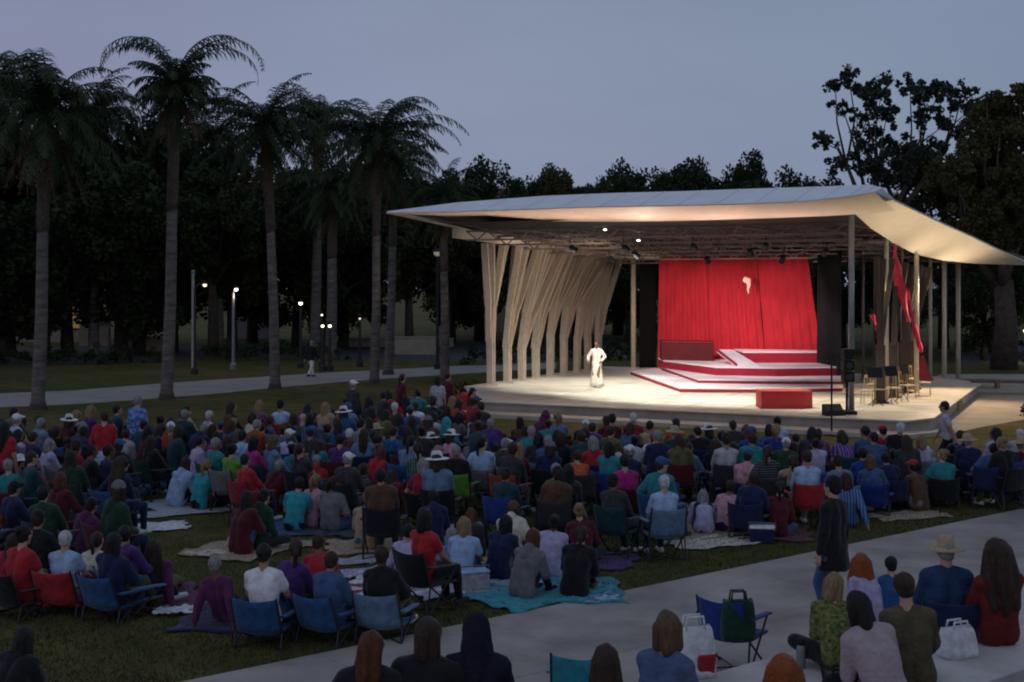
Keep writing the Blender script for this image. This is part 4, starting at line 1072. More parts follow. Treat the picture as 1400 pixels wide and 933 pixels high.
# headgear words -> (hair mesh key, hair colour, hat mesh, hat colour)
HEADS = {'short black hair': ('short', 'black'), 'short brown hair': ('short', 'brown'), 'short grey hair': ('short', 'grey'), 'short white hair': ('short', 'white'),
 'bobbed black hair': ('bobbed', 'black'), 'bobbed blond hair': ('bobbed', 'blond'), 'bobbed grey hair': ('bobbed', 'grey'), 'bobbed auburn hair': ('bobbed', 'auburn'), 'bobbed brown hair': ('bobbed', 'brown'), 'bobbed light brown hair': ('bobbed', 'light brown'),
 'long black hair': ('long', 'black'), 'long brown hair': ('long', 'brown'), 'long blond hair': ('long', 'blond'), 'long auburn hair': ('long', 'auburn'), 'big long dark hair': ('big', 'brown'),
 'dark hair in a bun': ('bun', 'black'), 'blond hair in a bun': ('bun', 'blond'), 'brown ponytail': ('ponytail', 'brown'), 'black ponytail': ('ponytail', 'black'), 'blond ponytail': ('ponytail', 'blond'),
 'a bare shaved head': None, 'white cap': ('short', 'grey', CAP, 'white'), 'black cap': ('short', 'brown', CAP, 'black'), 'red cap': ('short', 'black', CAP, 'red'), 'blue cap': ('short', 'brown', CAP, 'blue'),
 'straw hat': ('short', 'grey', STRAW, None), 'white sun hat': ('bobbed', 'brown', STRAW, 'white'), 'dark beanie': ('short', 'black', BEANIE, 'black'), 'grey beanie': ('bobbed', 'brown', BEANIE, 'grey'),
 'hood up': ('hood',)}
EYE = mat('eye', (.01, .008, .007), .2, 3, 0); LIP = mat('lips', (.30, .10, .09), .5, 5, .05)

def person(pk, loc, yaw, top, colour, head, label, bottoms='trousers', bcol='charcoal', skin=0, scale=1.0, group=None, shoecol='black', shoes=True, topmat=None):
    P = POSES[pk]
    o = bpy.data.objects.new('person', P.body); COLL.objects.link(o)
    o.location = loc; o.rotation_euler = (0, 0, yaw); o.scale = (scale,) * 3
    setmat(o, SKIN[skin], 0); setmat(o, EYE, 1); setmat(o, LIP, 2)
    tag(o, label, 'person', group)
    part({'t-shirt': 't_shirt'}.get(top, top), P.tops[top], o, topmat or cloth(colour))
    if bottoms == 'trousers': part('trousers', P.trousers, o, cloth(bcol))
    elif bottoms == 'shorts': part('shorts', P.shorts, o, cloth(bcol))
    if shoes:
        for s in P.shoes: part('shoe', s, o, cloth(shoecol))
    hd = HEADS[head]
    er = P.headrot.to_euler()
    if hd:
        if hd[0] == 'hood':
            part('hood', HOOD, o, cloth(colour), P.head, er)
        else:
            part('hair', HM[hd[0]], o, HAIR[hd[1]], P.head, er)
            if len(hd) > 2:
                part({id(STRAW): 'straw_hat', id(CAP): 'cap', id(BEANIE): 'beanie'}[id(hd[2])], hd[2], o, STRAWMAT if hd[3] is None else cloth(hd[3]), P.head, er)
    return o
def skirt(o, col, r0=.15, r1=.30, z0=.98, z1=.12, ms=None):
    m = MB(); prof = []
    seg = 28; vs = []; fs = []
    for i in range(8):
        t = i / 7; z = z0 + (z1 - z0) * t; r = r0 + (r1 - r0) * t ** .8
        for k in range(seg):
            g = 2 * PI * k / seg; w = 1 + .10 * t * math.sin(g * 7 + 1)
            vs.append((r * w * math.cos(g), r * w * .85 * math.sin(g), z))
    for i in range(7):
        for k in range(seg):
            k2 = (k + 1) % seg; fs.append((i * seg + k2, i * seg + k, (i + 1) * seg + k, (i + 1) * seg + k2))
    fs.append(tuple(range(seg))); fs.append(tuple(7 * seg + k for k in range(seg - 1, -1, -1)))
    m.add(vs, fs)
    return m.build('skirt', ms or cloth(col), o, True)
HAIR['ginger'] = mat('hair ginger', (.30, .075, .018), .55, 60, .5, .6, bscale=90)
HEADS['curly ginger hair'] = ('big', 'ginger')
pose('low chair', hip=(0, -.02, .30), lean=-20, curve=16, feet=((-.13, .60, .09), (.13, .62, .09)), hands=((-.16, .28, .46), (.16, .28, .46)))
pose('low chair glance', hip=(0, -.02, .30), lean=-14, curve=16, yaw=40, side=-4, feet=((-.17, .56, .09), (.10, .62, .09)), hands=((-.25, .16, .48), (.04, .34, .50)))
pose('chair holding phone', hip=(0, -.02, .50), lean=-6, curve=12, yaw=-20, feet=SITF, hands=((-.12, .28, .61), (.27, .30, 1.06)), palm_down=False)
# ------------------------------------------------------------------ camp chairs, blankets and the audience
FRAME = mat('chair frame', (.05, .05, .055), .45, 4, .1, metal=.5); WFRAME = mat('white chair frame', (.62, .62, .62), .45, 4, .08)
def sheet(rows, th=.012):
    """rows of points swept into a thin slab"""
    m = MB(); n = len(rows[0]); k = len(rows); vs = [p for r in rows for p in r]; fs = []
    for j in range(k - 1):
        for i in range(n - 1):
            a = j * n + i; fs.append((a, a + 1, a + n + 1, a + n))
    m.add(vs, fs); return m
def chair_meshes(sz, top, w, lay, nm):
    """seat height, top of the back, width, how far the back leans"""
    out = {}
    rows = []
    for j in range(6):
        v = j / 5; y = .24 - .48 * v
        rows.append([(w * (i / 6 - .5), y, sz - .045 * math.sin(PI * i / 6) - .02 * v + .01) for i in range(7)])
    m = sheet(rows); out['seat'] = m.mesh('seat', True)
    rows = []
    for j in range(7):
        v = j / 6; z = sz - .01 + (top - sz) * v
        rows.append([(w * (i / 6 - .5) * (1 - .06 * v), -.25 - lay * v - .075 * math.sin(PI * i / 6) * (1 - .4 * v), z - .03 * math.sin(PI * i / 6) * v) for i in range(7)])
    m = sheet(rows); out['backrest'] = m.mesh('backrest', True)
    x = w / 2
    arm = sz + (.22 if sz > .3 else .17)
    for s in (-1, 1):
        m = MB(); m.bar((s * x * 1.06, .26, arm - .01), (s * x * 1.04, -.28, arm + .02), .075, .022); out['armrest%d' % s] = m.mesh('armrest')
    legs = [((-x, .25, 0), (-x * .95, -.24, sz)), ((x, .25, 0), (x * .95, -.24, sz)), ((-x, -.30, 0), (-x * 1.04, .24, arm)), ((x, -.30, 0), (x * 1.04, .24, arm))]
    for i, (a, b) in enumerate(legs):
        m = MB(); m.tube([a, b], .0125, 7); m.ell(a, (.022, .022, .014), seg=8); out['leg%d' % i] = m.mesh('leg')
    m = MB()
    for s in (-1, 1):
        m.tube([(s * x, -.30, .03), (s * x, -.25, sz), (s * x * .97, -.25 - lay, top + .01)], .0125, 7)
    m.tube([(-x, -.30, .03), (x, .25, .03)], .010, 6); m.tube([(x, -.30, .03), (-x, .25, .03)], .010, 6)
    m.tube([(-x, .245, sz), (x, .245, sz)], .011, 6)
    for s in (-1, 1): m.tube([(s * x, -.25, sz - .005), (s * x, .25, sz - .005)], .011, 6)
    out['frame'] = m.mesh('frame')
    for k, me in out.items(): me.materials.append(FRAME)
    return out
CH = {'camp chair': chair_meshes(.41, .86, .58, .13, 'c'), 'low chair': chair_meshes(.21, .64, .58, .17, 'l')}
def camp_chair(kind, loc, rz, colour, label, full=True, frame=None, sc=1.0):
    o = empty('camp_chair', loc, rz, label, 'chair', 'folding chairs of the audience'); o.scale = (sc,) * 3
    for k, me in CH[kind].items():
        if not full and k[:3] in ('arm',): continue
        q = part({'a': 'armrest', 'l': 'leg'}.get(k[0], k), me, o, cloth(colour) if k in ('seat', 'backrest') or k[:3] == 'arm' else (frame or FRAME))
        if k in ('seat', 'backrest'):
            so = q.modifiers.new('s', 'SOLIDIFY'); so.thickness = .012
    return o
def blanket(loc, rz, w, l, colour, label, seed=0):
    rng = random.Random(seed); m = MB(); n = 14; vs = []
    for j in range(n + 1):
        for i in range(n + 1):
            x = (i / n - .5) * w + .05 * math.sin(j * 1.1 + seed); y = (j / n - .5) * l + .05 * math.sin(i * .9 + seed * 2)
            vs.append((x, y, .022 + .012 * math.sin(i * 1.3 + seed) * math.cos(j * 1.7 + seed) + (.02 * rng.random() if i in (0, n) or j in (0, n) else .006 * rng.random())))
    fs = [(j * (n + 1) + i, j * (n + 1) + i + 1, (j + 1) * (n + 1) + i + 1, (j + 1) * (n + 1) + i) for j in range(n) for i in range(n)]
    m.add(vs, fs); q = m.build('picnic_blanket', cloth(colour), None, True); q.location = loc; q.rotation_euler = (0, 0, rz)
    so = q.modifiers.new('s', 'SOLIDIFY'); so.thickness = .012
    return tag(q, label, 'blanket', 'blankets spread on the lawn')

def striped(c):
    n = 'striped ' + c
    if n in MATS: return MATS[n]
    m = bpy.data.materials.new(n); m.use_nodes = True; nt = m.node_tree; b = nt.nodes['Principled BSDF']; b.inputs['Roughness'].default_value = .9
    tc = nt.nodes.new('ShaderNodeTexCoord'); w = nt.nodes.new('ShaderNodeTexWave'); w.bands_direction = 'Z' if len(c) % 2 else 'X'; w.inputs['Scale'].default_value = 5.5 + len(c) % 3; w.inputs['Distortion'].default_value = .6
    r = nt.nodes.new('ShaderNodeValToRGB'); e = r.color_ramp.elements; r.color_ramp.interpolation = 'CONSTANT'
    k = CLOTH[c]; lum = sum(k) / 3; o = [x * .35 for x in k] if lum > .25 else [min(.6, x * 2.2 + .10) for x in k]
    e[0].color = (*k, 1); e[1].position = .62; e[1].color = (*o, 1)
    nt.links.new(tc.outputs['Object'], w.inputs['Vector']); nt.links.new(w.outputs['Fac'], r.inputs['Fac']); nt.links.new(r.outputs['Color'], b.inputs['Base Color'])
    MATS[n] = m; return m
FOCUS = Vector((7.0, 47.0, 0))
def facing(p, off=0):
    d = FOCUS - Vector(p); return math.atan2(-d.x, d.y) + R(off)
USED = set(); PLACED = []; NP = [0]
rngc = random.Random(2024)
CROWD = 'audience members gathered on the lawn and steps'
def art(w): return ('an ' if w[0] in 'aeiou' else 'a ') + w
def who(colour, top, head):
    return f'{colour} {top} and {head}' if head not in ('hood up',) else f'{colour} hoodie, hood up'
def seated(px, py, pk, top, col, head, seat=None, bottoms='trousers', bcol=None, skin=None, sc=None, off=None, z=0.0, d=None, label=None, seatlabel=None, blabel=None, bsize=None, full=None, frame=None, p=None, topmat=None):
    p = p or (Vector(((px - 700) / F * d, d, z)) if d else gnd(px, py, z))
    rz = facing(p, rngc.uniform(-26, 26) if off is None else off)
    sc = sc or rngc.uniform(.94, 1.06); skin = rngc.choice([0, 0, 0, 1, 1, 2, 3]) if skin is None else skin
    bcol = bcol or rngc.choice(['black', 'charcoal', 'navy', 'denim blue', 'tan', 'grey', 'black', 'olive'])
    if (col, top, head) in USED: print('DUP', col, top, head)
    USED.add((col, top, head))
    w = who(col, top, head)
    if seat:
        kind, scol = seat
        phrase = {'camp chair': f', seated in {art(scol)} camp chair', 'low chair': f', seated in {art(scol)} low beach chair', 'blanket': f', sitting on {art(scol)} blanket'}[kind]
    else:
        phrase = {'knees up': ', sitting knees up on the grass', 'cross-legged': ', sitting cross-legged on the grass', 'cross-legged glance': ', cross-legged on the grass, looking right', 'leaning back': ', leaning back on the grass',
                  'hunched': ', hunched on the grass', 'standing': ', standing', 'standing glance': ', standing and looking left', 'walking': ', walking'}.get(pk, ', seated')
    if label is None:
        label = f'person in {w}{phrase}'
        for x, y in ((', seated in', ', in'), ('low beach chair', 'low chair'), (', looking right', ''), (', sitting', ','), (', on the grass', ' on grass'), (' on the grass', ' on grass'), ('person in ', 'in ')):
            if len(label.replace('-', ' ').split()) > 15: label = label.replace(x, y)
    if seatlabel is None and seat:
        seatlabel = f'{seat[1]} {"camp" if seat[0][0] == "c" else "low beach"} chair under the person in {w}'
        for x, y in (('low beach', 'low'), ('under the person in', 'under')):
            if len(seatlabel.replace('-', ' ').split()) > 15: seatlabel = seatlabel.replace(x, y)
    o = person(pk, p, rz, top, col.replace(' striped', ''), head, label, bottoms, bcol, skin, sc, CROWD, rngc.choice(['black', 'white', 'charcoal', 'brown']), shoes=(d or p.y) < 33 or pk[0] not in 'cl', topmat=topmat)
    o.rotation_euler = (R(rngc.uniform(-4, 4)), R(rngc.uniform(-6, 6)), rz)
    PLACED.append((p.x, p.y)); NP[0] += 1
    if seat and seat[0] in CH:
        camp_chair(seat[0], p, rz, seat[1], seatlabel, (full if full is not None else p.y < 30), frame)
    elif seat:
        bw, bl = bsize or (rngc.uniform(1.2, 1.8), rngc.uniform(1.1, 1.6))
        blanket(p + Vector((rngc.uniform(-.2, .2), .25 + rngc.uniform(-.1, .1), z)), rz + rngc.uniform(-.4, .4), bw, bl, seat[1], blabel or f'{seat[1]} blanket under the person in {w}', NP[0])
    return o
C, Lc, B = 'camp chair', 'low chair', 'blanket'
M = [  # px, base row, pose, garment, colour, hair or hat, seat
 (28, 648, 'chair', 't-shirt', 'pale blue', 'white cap', (C, 'navy')), (58, 655, 'chair', 'jacket', 'steel blue', 'short grey hair', (C, 'dark teal')), (88, 646, 'chair turned', 'shirt', 'maroon', 'white sun hat', (C, 'black')),
 (112, 640, 'chair', 'jacket', 'maroon', 'bobbed blond hair', (C, 'charcoal')), (235, 664, 'chair turned', 'shirt', 'rust', 'white cap', (C, 'charcoal')), (288, 634, 'chair', 'shirt', 'lavender', 'short white hair', (C, 'navy')),
 (322, 642, 'chair', 'shirt', 'crimson', 'long auburn hair', (C, 'maroon')), (240, 694, 'knees up', 'hoodie', 'pale blue', 'long brown hair', (B, 'light grey')), (272, 698, 'cross-legged', 't-shirt', 'turquoise', 'blond ponytail', None),
 (258, 640, 'chair', 'jacket', 'dark teal', 'short grey hair', (C, 'black')), (50, 728, 'chair', 'jacket', 'dark teal', 'short brown hair', (C, 'dark teal')), (70, 690, 'chair glance', 'jacket', 'lavender', 'bobbed grey hair', (C, 'grey')),
 (103, 722, 'chair', 'hoodie', 'dark green', 'long black hair', (C, 'charcoal')), (88, 742, 'low chair', 'shirt', 'maroon', 'bobbed auburn hair', (Lc, 'maroon')), (22, 752, 'low chair', 'jacket', 'navy', 'black cap', (Lc, 'rust')),
 (128, 715, 'chair', 'jacket', 'black', 'dark hair in a bun', (C, 'black')), (150, 712, 'chair', 't-shirt', 'navy', 'short black hair', (C, 'charcoal')), (92, 838, 'low chair', 't-shirt', 'pale blue', 'short white hair', (Lc, 'red')),
 (122, 822, 'knees up', 't-shirt', 'cream', 'brown ponytail', (B, 'red')), (158, 846, 'low chair', 'hoodie', 'navy', 'long black hair', (Lc, 'blue')), (183, 838, 'low chair glance', 'jacket', 'purple', 'short black hair', (Lc, 'steel blue')),
 (30, 842, 'low chair', 't-shirt', 'red', 'dark hair in a bun', (Lc, 'black')), (55, 812, 'low chair', 'jacket', 'black', 'black cap', (Lc, 'charcoal')), (2, 822, 'cross-legged', 'shirt', 'crimson', 'long brown hair', (B, 'maroon')), (70, 785, 'chair', 'hoodie', 'dark green', 'short black hair', (C, 'dark green')),
 (215, 826, 'leaning back', 'shirt', 'plum', 'long brown hair', (B, 'plum')), (10, 985, 'knees up', 'jacket', 'black', 'long black hair', None),
 (345, 718, 'chair', 'shirt', 'red', 'short black hair', (C, 'crimson')), (350, 690, 'chair', 'shirt', 'magenta', 'bobbed black hair', (C, 'navy')), (402, 727, 'knees up', 't-shirt', 'turquoise', 'short black hair', (B, 'blue')), (424, 722, 'cross-legged', 'shirt', 'pink', 'blond ponytail', None),
 (398, 672, 'chair', 'shirt', 'lavender', 'white cap', (C, 'royal blue')), (330, 758, 'knees up', 'jacket', 'maroon', 'long black hair', (B, 'tan')), (352, 752, 'cross-legged', 'hoodie', 'dark green', 'black cap', None), (300, 690, 'chair', 'jacket', 'teal', 'short grey hair', (C, 'charcoal')),
 (318, 700, 'chair', 't-shirt', 'green', 'dark hair in a bun', (C, 'grey')), (372, 690, 'chair', 'shirt', 'steel blue', 'bobbed brown hair' if False else 'bobbed light brown hair', (C, 'dark teal')), (495, 660, 'chair', 'shirt', 'grey', 'short black hair', (C, 'charcoal')),
 (540, 668, 'chair', 'shirt', 'blue', 'short brown hair', (C, 'navy')), (556, 690, 'chair', 't-shirt', 'steel blue', 'black ponytail', (C, 'blue')), (525, 762, 'chair', 'jacket', 'brown', 'short black hair', (C, 'black')), (500, 752, 'knees up', 'shirt', 'tan', 'blond hair in a bun', (B, 'tan')),
 (452, 728, 'cross-legged glance', 'shirt', 'grey', 'brown ponytail', (B, 'charcoal')), (478, 722, 'chair', 'jacket', 'charcoal', 'white cap', (C, 'black')), (608, 796, 'hunched', 'shirt', 'steel blue', 'short grey hair', (B, 'light grey')), (602, 732, 'chair', 'jacket', 'steel blue', 'white sun hat', (C, 'black')),
 (585, 836, 'chair', 't-shirt', 'red', 'bobbed black hair', (C, 'black')), (553, 806, 'cross-legged', 'shirt', 'lavender', 'short black hair', (B, 'white')), (632, 800, 'knees up', 't-shirt', 'pale blue', 'bobbed blond hair', (B, 'pale blue')), (680, 792, 'knees up', 'jacket', 'navy', 'bobbed black hair', (B, 'denim blue')),
 (714, 818, 'knees up', 'hoodie', 'grey', 'bobbed auburn hair', (B, 'turquoise')), (785, 816, 'knees up', 'jacket', 'black', 'brown ponytail', (B, 'teal')), (770, 740, 'chair', 'jacket', 'charcoal', 'long black hair', (C, 'black')), (755, 750, 'chair', 'hoodie', 'brown', 'black cap', (C, 'charcoal')),
 (697, 708, 'chair', 'jacket', 'charcoal', 'short brown hair', (C, 'rust')), (628, 706, 'chair', 'jacket', 'black', 'short grey hair', (C, 'green')), (662, 698, 'chair glance', 'shirt', 'pale blue', 'black ponytail', (C, 'grey')), (620, 672, 'chair', 'shirt', 'pink', 'white sun hat', (C, 'black')),
 (745, 698, 'chair', 'jacket', 'navy', 'grey beanie', (C, 'black')), (790, 706, 'chair leaning', 't-shirt', 'orange', 'short brown hair', (C, 'charcoal')), (815, 690, 'chair', 'shirt', 'red', 'bobbed grey hair', (C, 'navy')), (838, 704, 'chair', 'jacket', 'teal', 'bobbed black hair', (C, 'royal blue')),
 (905, 764, 'chair', 'shirt', 'pale blue', 'short white hair', (C, 'steel blue')), (846, 760, 'chair', 'jacket', 'charcoal', 'dark beanie', (C, 'dark teal')), (855, 728, 'chair', 'shirt', 'magenta', 'short black hair', (C, 'maroon')), (962, 730, 'hunched', 'shirt', 'lavender', 'bobbed grey hair', (B, 'tan')),
 (990, 728, 'cross-legged', 't-shirt', 'pink', 'short brown hair', None), (1024, 734, 'low chair', 'jacket', 'navy', 'short brown hair', (Lc, 'navy')), (1100, 722, 'chair', 'shirt', 'pale blue', 'short brown hair', (C, 'red')), (1062, 735, 'cross-legged', 'shirt', 'maroon', 'black ponytail', (B, 'maroon')),
 (990, 690, 'chair', 'shirt', 'light grey', 'black cap', (C, 'charcoal')), (1022, 690, 'chair', 'jacket', 'teal', 'short brown hair', (C, 'dark teal')), (1072, 690, 'chair', 'jacket', 'dark green', 'white cap', (C, 'dark green')), (1056, 672, 'chair', 't-shirt', 'royal blue', 'blond ponytail', (C, 'navy')),
 (1182, 690, 'low chair', 'jacket', 'royal blue', 'short black hair', (Lc, 'royal blue')), (1216, 696, 'low chair', 'jacket', 'navy', 'short black hair', (Lc, 'navy')), (1150, 705, 'low chair', 't-shirt', 'steel blue', 'black cap', (Lc, 'steel blue')), (1225, 668, 'chair', 'jacket', 'black', 'short white hair', (C, 'black')),
 (1200, 664, 'chair', 'shirt', 'crimson', 'red cap', (C, 'maroon')), (1262, 684, 'chair', 'shirt', 'lavender', 'bobbed blond hair', (C, 'grey')), (1328, 686, 'chair', 'jacket', 'navy', 'straw hat', (C, 'navy')), (1348, 694, 'chair glance', 'hoodie', 'denim blue', 'short black hair', (C, 'navy')),
 (1385, 668, 'chair', 'shirt', 'light grey', 'short white hair', (C, 'charcoal')), (1372, 696, 'chair', 'jacket', 'black', 'blond hair in a bun', (C, 'black')), (832, 650, 'chair', 'shirt', 'maroon', 'short black hair', (C, 'maroon')), (866, 646, 'chair', 'shirt', 'crimson', 'short white hair', (C, 'black')), (918, 650, 'chair', 'shirt', 'orange', 'black cap', (C, 'black')),
 (365, 880, 'low chair', 't-shirt', 'white', 'short black hair', (Lc, 'blue')), (400, 862, 'low chair glance', 'shirt', 'purple', 'brown ponytail', (Lc, 'denim blue')), (452, 876, 'low chair', 'jacket', 'denim blue', 'short brown hair', (Lc, 'blue')), (440, 822, 'cross-legged glance', 't-shirt', 'red', 'short brown hair', (B, 'crimson')),
 (528, 872, 'low chair', 'jacket', 'black', 'short brown hair', (Lc, 'steel blue')), (310, 852, 'leaning back', 'shirt', 'plum', 'short grey hair', (B, 'navy')), (560, 612, 'chair', 'shirt', 'crimson', 'long black hair', (C, 'black')), (590, 606, 'chair', 'shirt', 'lavender', 'dark hair in a bun', (C, 'charcoal')),
]
for e in M:
    if e[5] in HEADS: seated(*e)
# people on their feet
def stand(px, d, pk, top, col, head, label, off=0, **k):
    p = Vector(((px - 700) / F * d, d, k.pop('z', 0.0))); PLACED.append((p.x, p.y)); NP[0] += 1; USED.add((col, top, head))
    return person(pk, p, facing(p, off), top, col, head, label, group=CROWD, **k)
stand(6, 24, 'standing', 't-shirt', 'red', 'long black hair', 'person in red t-shirt standing at the left edge of the crowd', 20, bcol='plum', skin=1)
q = stand(142, 26, 'standing glance', 'shirt', 'red', 'short brown hair', 'person in bright red shirt and long pale blue skirt standing above the crowd', 40, bcol='pale blue'); 
skirt(q, 'pale blue', .16, .34, .96, .14, mat('patterned skirt', (.40, .46, .66), .9, 30, .5, .2))
stand(190, 29, 'standing', 'shirt', 'blue', 'short brown hair', 'person in blue checked shirt and teal trousers standing among the chairs', 10, bcol='dark teal', sc=1) if False else None
PLAID = mat('blue checked cloth', (.12, .22, .50), .9, 14, .9, .2)
q = stand(188, 29, 'standing', 'shirt', 'royal blue', 'short grey hair', 'person in blue checked shirt and teal trousers standing among the chairs', 15, bcol='teal', topmat=PLAID, scale=1.04)
stand(482, 34.5, 'standing', 'jacket', 'charcoal', 'white cap', 'person in charcoal jacket and white cap standing behind the seated crowd', 5, bcol='black', shoecol='black')
stand(548, 37, 'standing glance', 'jacket', 'maroon', 'brown ponytail', 'person in maroon jacket standing at the back before the stage\'s left end', -20, bcol='navy')
stand(612, 38.5, 'standing', 'jacket', 'maroon', 'short black hair', 'person in maroon jacket standing beside the bending figure in red', 0, bcol='black', scale=.96)
stand(598, 37.2, 'standing glance', 't-shirt', 'light grey', 'bobbed black hair', 'person in light grey t-shirt standing near the bending figure in red', 25, bcol='navy', scale=.95)
q = stand(628, 37.0, 'bending', 'jacket', 'red', 'bobbed black hair', 'person in long red coat bending over near the stage\'s left corner', -100, bcol='red', scale=1.05)
m = skirt(q, 'red', .17, .30, .95, .30)
q = stand(1296, 28.4, 'walking', 't-shirt', 'light grey', 'short black hair', 'person in pale t-shirt, shorts and white shoes walking past the crowd', 62, bottoms='shorts', bcol='black', skin=1, shoecol='white')
q = stand(425, 60, 'walking', 'jacket', 'black', 'short grey hair', 'person in dark jacket and white trousers walking on the far path', 100, bcol='white')
q = stand(1140, 16.2, 'standing', 'jacket', 'black', 'dark beanie', 'person in long black coat and jeans standing on the concrete path', 50, bcol='denim blue', scale=1.06, z=.02)
skirt(q, 'black', .165, .205, .96, .66)
# the performer in white on the stage
p = gnd(816, 530, STZ)
q = person('arms open', p, facing((0, 0, 0), 0) + PI - .25, 'shirt', 'white', 'short black hair', 'performer in long white robe standing on the lit stage', 'none', 'white', 2, 1.0, None, 'white')
PERF = mat('performer white', (.66, .63, .58), .85, 9, .06, .3)
skirt(q, 'white', .16, .25, .98, .06, PERF)
for ch in q.children:
    if ch.name.startswith('shirt'): setmat(ch, PERF)
# ------------------------------------------------------------------ the rest of the crowd, row by row, thinner towards the viewer
POLY = [(-70, 634), (150, 630), (300, 628), (450, 608), (520, 596), (640, 600), (668, 628), (760, 640), (900, 644), (1100, 650), (1250, 664), (1330, 662), (1420, 672), (1430, 694), (1250, 704), (1120, 728), (1060, 745), (985, 742), (935, 772), (800, 772), (830, 806), (640, 802),
        (600, 770), (560, 730), (470, 715), (430, 742), (380, 735), (330, 704), (300, 704), (215, 684), (172, 700), (168, 780), (190, 850), (-20, 868), (-70, 780)]
def inside(x, y, P=POLY):
    c = False; n = len(P); j = n - 1
    for i in range(n):
        if (P[i][1] > y) != (P[j][1] > y) and x < (P[j][0] - P[i][0]) * (y - P[i][1]) / (P[j][1] - P[i][1]) + P[i][0]: c = not c
        j = i
    return c
WT = {'black': 10, 'charcoal': 9, 'navy': 11, 'dark teal': 8, 'maroon': 5, 'dark green': 4, 'grey': 5, 'light grey': 3, 'white': 4, 'lavender': 3, 'pale blue': 4, 'denim blue': 5, 'royal blue': 3, 'red': 3, 'crimson': 3, 'orange': 1, 'olive': 3,
      'tan': 2, 'brown': 4, 'purple': 3, 'magenta': 1, 'pink': 1, 'turquoise': 2, 'cream': 2, 'plum': 3, 'teal': 3, 'steel blue': 4, 'blue': 3, 'rust': 1}
HW = {h: 3 for h in HEADS}
for h, w in (('short black hair', 9), ('short brown hair', 8), ('short grey hair', 5), ('long black hair', 6), ('long brown hair', 6), ('bobbed black hair', 5), ('dark hair in a bun', 5), ('brown ponytail', 5), ('hood up', 2), ('a bare shaved head', 1), ('big long dark hair', 2), ('curly ginger hair', 0), ('white cap', 3), ('straw hat', 1), ('white sun hat', 1), ('red cap', 1), ('blond hair in a bun', 2), ('short white hair', 1), ('bobbed auburn hair', 1), ('long auburn hair', 1), ('bobbed blond hair', 1), ('long blond hair', 2), ('bobbed grey hair', 1), ('blond ponytail', 1), ('bobbed light brown hair', 2)):
    HW[h] = w
cols, cw = list(WT), list(WT.values()); hds, hw = list(HW), list(HW.values())
SEATC = ['black', 'charcoal', 'navy', 'navy', 'dark teal', 'dark green', 'blue', 'grey', 'maroon', 'royal blue', 'steel blue', 'black', 'red', 'black', 'denim blue']
BLC = ['light grey', 'teal', 'maroon', 'navy', 'tan', 'cream', 'purple', 'olive', 'pale blue', 'crimson', 'denim blue', 'grey']
tries = 0; AUTO = 0
while tries < 60000 and NP[0] < 285:
    tries += 1
    dd = 15 + 24 * rngc.random() ** .8; pxr = rngc.uniform(-60, 1420); pyr = HOR + F * H / dd
    if not inside(pxr, pyr): continue
    X0 = (pxr - 700) / F * dd
    if noise.noise(Vector((X0 * .42, dd * .5, 3.3))) < -.16: continue
    near = .50 if dd > 24 else .72
    if any((X0 - a) ** 2 / near ** 2 + (dd - b) ** 2 / (.80 if dd > 24 else 1.0) ** 2 < 1 for a, b in PLACED): continue
    for _ in range(200):
        col = rngc.choices(cols, cw)[0]; hd = rngc.choices(hds, hw)[0]; tp = rngc.choice(['jacket', 'hoodie', 'shirt', 't-shirt', 'shirt', 'jacket'])
        if hd == 'hood up': tp = 'hoodie'
        if (col, tp, hd) not in USED: break
    ch = rngc.random()
    if ch < (.66 if dd > 21 else .45):
        if rngc.random() < .66: pk = rngc.choice(['chair', 'chair', 'chair turned', 'chair glance', 'chair leaning']); st = (C, rngc.choice(SEATC))
        else: pk = rngc.choice(['low chair', 'low chair glance']); st = (Lc, rngc.choice(SEATC))
    else:
        pk = rngc.choice(['knees up', 'cross-legged', 'cross-legged glance', 'leaning back', 'hunched'])
        st = (B, rngc.choice(BLC)) if rngc.random() < .35 else None
    tm = None; cn = col
    if tp in ('shirt', 't-shirt') and rngc.random() < .35:
        cn = col + ' striped'; tm = striped(col)
    seated(pxr, 0, pk, tp, cn, hd, st, d=dd, topmat=tm); AUTO += 1
# past three hundred: the remaining far heads between the rows, one merged mass
def light_mesh(me, ratio):
    o = bpy.data.objects.new('raw', me); COLL.objects.link(o); md = o.modifiers.new('d', 'DECIMATE'); md.ratio = ratio
    out = bpy.data.meshes.new_from_object(o.evaluated_get(bpy.context.evaluated_depsgraph_get())); bpy.data.objects.remove(o)
    n = len(out.vertices); co = np.empty(n * 3); out.vertices.foreach_get('co', co); fs = [tuple(p.vertices) for p in out.polygons]
    return co.reshape(-1, 3), fs
LM = {}
for pk in ('chair', 'chair turned', 'low chair', 'cross-legged'):
    P = POSES[pk]; LM[pk] = [light_mesh(P.body, .12), light_mesh(P.tops['jacket'], .12), light_mesh(P.trousers, .10)]
LH = {k: light_mesh(HM[k], .12) for k in ('short', 'bobbed', 'long', 'bun')}
FM = ['black', 'charcoal', 'navy', 'dark teal', 'maroon', 'grey', 'light grey', 'denim blue', 'royal blue', 'crimson', 'lavender', 'teal', 'olive', 'white']
mats = [SKIN[0], SKIN[1], SKIN[2], HAIR['black'], HAIR['brown'], HAIR['grey']] + [cloth(c) for c in FM]
m = MB(); extra = 0; tries = 0
